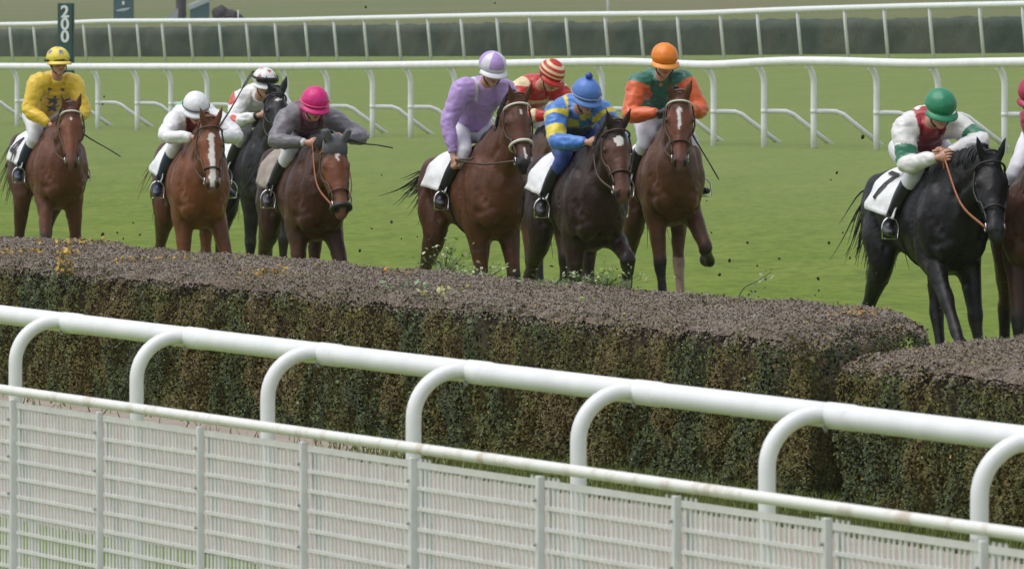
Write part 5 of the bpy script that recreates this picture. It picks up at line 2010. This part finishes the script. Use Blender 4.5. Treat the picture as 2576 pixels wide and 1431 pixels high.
FIELD = [
 dict(label="chestnut horse with a small star and white browband, last on the left", px=122, scale=262, rel=13, forelock=False, seed=1, tilt=(1, -1),
      coat=C(.115, .042, .022), points=C(.05, .022, .015), flank=C(.055, .024, .018), face=C(.16, .055, .025), hair=C(.05, .02, .012), muzzle=C(.13, .055, .035),
      poll_z=1.80, poll_x=1.10, neck_yaw=-2, head_yaw=-13, head_pitch=66, mark=[(.115, .145, .012, .012, 0)],
      fr=(24, 12, 20, .10), fl=(-4, 2, 4, .06), hr=HD_MID, hl=HD_BACK, bridle=dict(brow='strapwhite', noseband=None, brow_w=.008), number='4',
      jockey=dict(label="jockey in yellow with dark blue stars, yellow star cap and goggles", hip=(-0.14, 0, 1.75), neck=(.26, .035, 2.08), head_off=(.07, .0, .16), pitch=0, yaw=4,
                  hand_r=(.52, -.10, 1.64), hand_l=(.54, .12, 1.66), silk=silk_yellow, cap=cap_stars((.76, .62, .06), (.16, .15, .36), .30, [(55, 0), (55, 72), (55, -72), (55, 144), (8, 0)]),
                  peak=(.78, .58, .10), goggles='eyes', boot='bootblue', hunch=.03, cuff=(.74, .5, .035),
                  whip=dict(hand=1, dir=(.05, .85, -.55), len=.50, label="black whip pointing down beside the yellow jockey's chestnut"))),
 dict(label="bright chestnut horse with a broad white blaze down its face", px=482, scale=288, rel=8, seed=2, tilt=(3, 0),
      coat=CHE, points=C(.085, .035, .018), flank=C(.075, .03, .018), hair=C(.10, .035, .016), muzzle=C(.16, .08, .055), face=C(.17, .055, .02),
      poll_z=1.78, poll_x=1.12, neck_yaw=0, head_yaw=-3, head_pitch=64, mark=[(.035, .54, .026, .022, 1), (.50, .60, .028, .018, 1)], forelock=False, ear=(.85, .30),
      fr=(10, 6, 14, .0), fl=(20, 26, 4, .20), hr=HD_BACK, hl=HD_UNDER, bridle=dict(noseband='leather', nose_d=.43),
      jockey=dict(label="jockey in red and white with a plain white cap, crouched behind the blaze", hip=(-0.21, 0, 1.73), neck=(.30, .0, 1.79), head_off=(.14, -.03, .10), pitch=24, yaw=0,
                  hand_r=(.70, -.10, 1.63), hand_l=(.70, .13, 1.63), silk=silk_redwhite, cap=cap_solid((.78, .78, .80)), peak=(.74, .74, .76), band=(.03, .04, .06), boot='bootblue', pole_r=(-.1, -1, -.25), pole_l=(-.1, 1, -.25),
                  whip=dict(hand=1, dir=(-.25, .42, .62), len=.62, label="black whip raised between the white-capped jockeys"))),
 dict(label="black horse with a white forehead star, behind the bay with the grey ear hood", px=645, scale=268, rel=12, seed=3, tilt=(-2, 1),
      coat=C(.010, .0095, .010), points=BLK, hair=C(.01, .01, .01), muzzle=C(.03, .03, .03),
      poll_z=1.90, poll_x=1.02, neck_yaw=-5, head_yaw=10, head_pitch=52, mark=[(.05, .14, .042, .042, 0)],
      fr=FR_PLANT, fl=(22, 30, 0), hr=HD_BACK, hl=HD_UNDER, bridle=dict(mat='leatherblack', brow='leatherblack', noseband='leatherblack'),
      jockey=dict(label="jockey in white with red stars and a white cap with raised goggles", hip=(-0.16, 0, 1.76), neck=(.30, -.04, 1.91), head_off=(.12, .02, .12), pitch=16, yaw=6,
                  hand_r=(.62, -.12, 1.70), hand_l=(.62, .08, 1.72), silk=silk_whitestars, cap=cap_stars((.76, .74, .72), (.45, .06, .05), .24, [(30, 20), (62, 50), (62, -50), (80, 0), (30, 180), (20, -90)]), peak=(.74, .73, .72), goggles='cap', breech=(.42, .40, .42), cuff=(.03, .03, .03))),
 dict(label="dark bay horse with a star, streak and grey ear hood", px=762, scale=305, rel=12, seed=4, tilt=(3, 1),
      coat=C(.058, .021, .010), points=DK, flank=C(.035, .018, .012), face=C(.15, .050, .020), hair=C(.012, .01, .01), muzzle=C(.17, .075, .038), belly=C(.03, .016, .012),
      poll_z=1.66, poll_x=1.16, neck_yaw=0, head_yaw=3, head_pitch=62, mark=[(.085, .125, .020, .016, 0), (.13, .17, .009, .006, 0)], forelock=False,
      fr=(14, 8, 16), fl=(30, 10, 20, .14), hr=HD_BACK, hl=HD_UNDER, cloth_mat='clothgrey', cloth=(-.44, .10, 94), rein='leathertan',
      bridle=dict(mat='leather', brow='leathertan', noseband='leather', nose_d=.42, ear_hood=True, nosepad=True),
      jockey=dict(label="jockey in a grey and maroon jacket with a bright magenta cap", hip=(-0.18, 0, 1.73), neck=(.32, -.02, 1.855), head_off=(.13, .0, .11), pitch=22, yaw=2,
                  hand_r=(.66, -.13, 1.64), hand_l=(.62, .22, 1.68), silk=silk_grey, cap=cap_solid((.62, .012, .17)), peak=(.62, .015, .17), band=(.75, .12, .25), pole_r=(-.2, -1, -.3), pole_l=(-.15, .8, -.25),
                  whip=dict(hand=1, dir=(.0, .97, -.16), len=.34, label="black whip held out sideways beside the magenta-capped jockey"))),
 dict(label="large bay horse with white browband and white noseband, in the middle", px=1192, scale=310, rel=19, forelock=False, seed=5, tilt=(-2, 1),
      coat=C(.092, .034, .015), points=DK, flank=C(.075, .032, .018), face=C(.085, .032, .016), hair=C(.014, .011, .01), muzzle=C(.03, .025, .025),
      poll_z=1.93, poll_x=1.02, neck_yaw=2, head_yaw=-7, head_pitch=66, mark=[(.07, .15, .012, .008, 0), (.44, .55, .010, .012, 0)],
      fr=(-2, 52, -60, -.12), fl=(10, 0, 18, .06), hr=(10, 50, 30, -10), hl=HD_UNDER, tail=[(-.84, 0, 1.42), (-1.0, .02, 1.40), (-1.20, .02, 1.28), (-1.36, .0, 1.20)],
      bridle=dict(brow='strapwhite', noseband='strapwhite', nose_w=.013, brow_w=.009, nose_d=.38),
      jockey=dict(label="jockey in a shiny lilac jacket and lilac and white cap", hip=(-0.14, 0, 1.76), neck=(.27, .0, 2.10), head_off=(.11, .02, .12), pitch=24, yaw=2,
                  hand_r=(.34, -.28, 1.53), hand_l=(.60, .06, 1.74), pole_r=(-.6, -.8, .1), silk=silk_lilac, cap=cap_lilac, peak=(.70, .68, .73), hunch=.04, cuff=(.44, .285, .6))),
 dict(label="bay horse almost hidden between the lilac and blue-capped jockeys", px=1330, scale=286, rel=17, seed=6, tilt=(2, 0),
      coat=C(.07, .028, .014), points=DK, hair=DK, muzzle=C(.03, .025, .02), poll_z=1.78, poll_x=1.12, neck_yaw=0, head_pitch=60,
      fr=(12, 10, 10), fl=(26, 30, 0), hr=HD_BACK, hl=HD_UNDER, bridle=dict(),
      jockey=dict(label="jockey in red with cream hoops, tucked low behind the lilac jockey", hip=(-0.16, 0, 1.84), neck=(.30, 0, 2.06), head_off=(.13, .06, .10), pitch=30, yaw=18, roll=-6,
                  hand_r=(.66, -.02, 1.80), hand_l=(.66, .12, 1.80), silk=silk_hoops, cap=cap_hoops, peak=tuple(RED), cuff=(.74, .6, .36), pole_r=(-.1, -.8, -.6))),
 dict(label="very dark bay horse with a bold white star, under the blue-capped jockey", px=1452, scale=320, rel=15, forelock=False, seed=7, tilt=(2, 0),
      coat=C(.026, .012, .008), points=DK, flank=C(.026, .014, .010), face=C(.075, .028, .014), hair=C(.01, .009, .009), muzzle=C(.12, .055, .035),
      poll_z=1.82, poll_x=1.08, neck_yaw=2, head_yaw=-6, head_pitch=62, mark=[(.055, .19, .046, .036, 0)],
      fr=(2, 2, 14), fl=(62, 108, -60, .10), hr=HD_BACK, hl=HD_UNDER, socks=('fl', 'fr'), stockings=[('hl', (.36, .26, .20))], bridle=dict(noseband='leather'),
      jockey=dict(label="jockey in blue and yellow with a blue bobble cap, face beside the mane", hip=(-0.16, 0, 1.76), neck=(.30, -.07, 1.94), head_off=(.13, .02, .11), pitch=26, yaw=6,
                  hand_r=(.68, -.11, 1.68), hand_l=(.68, .08, 1.70), silk=silk_blueyellow, cap=cap_solid((.085, .19, .52)), peak=(.09, .20, .50), band=(.30, .36, .5), bobble=(.03, .06, .30), breech=(.035, .07, .28), cuff=(.3, .36, .45))),
 dict(label="reddish bay horse with a narrow white blaze, galloping high on the right of the group", px=1668, scale=306, rel=9, forelock=False, seed=8, tilt=(-3, 0), lift=.09,
      coat=C(.092, .037, .016), points=DK, flank=C(.06, .028, .015), face=C(.14, .046, .020), hair=C(.03, .014, .01), muzzle=C(.12, .055, .045), belly=C(.04, .02, .012),
      poll_z=1.84, poll_x=1.02, neck_yaw=-2, head_yaw=-8, head_pitch=70, mark=[(.04, .17, .030, .022, 0), (.12, .30, .017, .008, 1)],
      fr=(4, 4, 10, -.06), fl=(38, 108, -100, .20), hr=HD_BACK, hl=HD_UNDER, stockings=[('hl', (.30, .20, .14))], bridle=dict(brow='strapwhite', noseband='leather', brow_w=.008),
      jockey=dict(label="jockey in a green jacket with orange sleeves and orange cap", hip=(-0.14, 0, 1.76), neck=(.24, -.05, 2.06), head_off=(.08, .02, .13), pitch=22, yaw=2,
                  hand_r=(.52, -.12, 1.74), hand_l=(.55, .10, 1.76), silk=silk_greenorange, cap=cap_solid((.80, .22, .012)), peak=(.80, .30, .05), gloves=(.02, .02, .02), hunch=.05, cuff=(.66, .115, .022),
                  whip=dict(hand=1, dir=(.1, .55, -1), len=.55, label="thin dark whip hanging beside the orange-capped jockey's bay"))),
 dict(label="black horse leading at the right, ridden by the green-capped jockey", px=2332, scale=356, rel=20, forelock=False, seed=9, tilt=(0, 0),
      coat=C(.0085, .0078, .0082), points=C(.009, .008, .008), flank=C(.0085, .008, .0085), hair=C(.009, .009, .009), muzzle=C(.022, .021, .022), belly=C(.007, .007, .007),
      poll_z=1.64, poll_x=1.16, neck_yaw=4, head_yaw=-16, head_pitch=60, mark=None, rein='leathertan',
      fr=(44, 2, 48), fl=(14, 4, 18, .05), hr=(12, 52, 34, 0), hl=HD_UNDER, tail=[(-.84, 0, 1.42), (-1.0, .0, 1.36), (-1.1, .0, 1.10), (-1.16, .0, .86)],
      bridle=dict(mat='leatherblack', brow='leatherblack', noseband='leatherblack', nose_d=.40), number='7', num_deg=70,
      jockey=dict(label="jockey in white with green armbands and red trim, wearing a green cap", hip=(-0.18, 0, 1.73), neck=(.28, -.07, 1.90), head_off=(.13, .02, .10), pitch=26, yaw=0,
                  hand_r=(.62, -.14, 1.64), hand_l=(.60, -.02, 1.69), pole_r=(-.3, -.6, -1), silk=silk_greenwhite, cap=cap_solid((.02, .22, .105)), peak=(.02, .24, .11), pole_l=(.1, 1, .1), cuff=(.74, .73, .7))),
 dict(label="dark bay horse cut off by the right edge of the picture", px=2600, scale=356, rel=3, seed=10, tilt=(2, 0),
      coat=C(.06, .028, .016), points=DK, flank=C(.05, .022, .013), hair=DK, muzzle=DK, poll_z=1.75, poll_x=1.15, head_pitch=58,
      fr=(20, 8, 20), fl=(34, 30, 10), hr=(14, 52, 34, 0), hl=HD_UNDER, bridle=dict(), number='2', cloth=(-.50, .16, 94), num_x=-.42,
      head_yaw=-10,
      jockey=dict(label="jockey in a dark red cap at the right edge of the picture", hip=(-.24, .14, 1.80), neck=(.20, .17, 1.97), head_off=(.12, -.19, .13), pitch=24, yaw=0,
                  hand_r=(.52, .08, 1.70), hand_l=(.62, .20, 1.70), pole_r=(-.5, .0, -1), silk=solid((.33, .02, .04)), cap=cap_solid((.36, .018, .055)), peak=(.36, .018, .055), hunch=.06)),
]

for P in FIELD:
    P['loc'], P['rz'] = place(P['px'], P['scale'], P['rel'], P.get('lift', 0.0))
    tl = P.get('tilt', (0, 0))      # (nose down, lean to the left) in degrees
    P['M'] = Matrix.Rotation(P['rz'], 3, 'Z') @ Matrix.Rotation(R(tl[0]), 3, 'Y') @ Matrix.Rotation(R(-tl[1]), 3, 'X')
    c0 = Vector((0, 0, 1.1))
    P['loc'] = Vector(P['loc']) + Matrix.Rotation(P['rz'], 3, 'Z') @ c0 - P['M'] @ c0
    root, hf, bridle, legs = build_horse(P)
    build_jockey(P, root, hf, bridle)

# ------------------------------------------------------------------ damp air over the course
def haze():
    mb = MB()
    x0, x1, y0, y1, z0, z1 = -420, 420, -6, 1500, -1.2, 36
    v = [(x, y, z) for z in (z0, z1) for y in (y0, y1) for x in (x0, x1)]
    mb.add(v, [(0, 2, 3, 1), (4, 5, 7, 6), (0, 1, 5, 4), (2, 6, 7, 3), (0, 4, 6, 2), (1, 3, 7, 5)])
    m = bpy.data.materials.new("haze"); m.use_nodes = True
    nt = m.node_tree
    nt.nodes.remove(nt.nodes["Principled BSDF"])
    pv = nt.nodes.new("ShaderNodeVolumePrincipled")
    pv.inputs["Color"].default_value = (.93, .95, .97, 1)
    pv.inputs["Density"].default_value = HAZE
    nt.links.new(pv.outputs[0], nt.nodes["Material Output"].inputs["Volume"])
    o = mb.build("haze", m, None, False)
    tag(o, "thin damp grey haze over the racecourse", "haze", None, "stuff")


HAZE = .0001
haze()
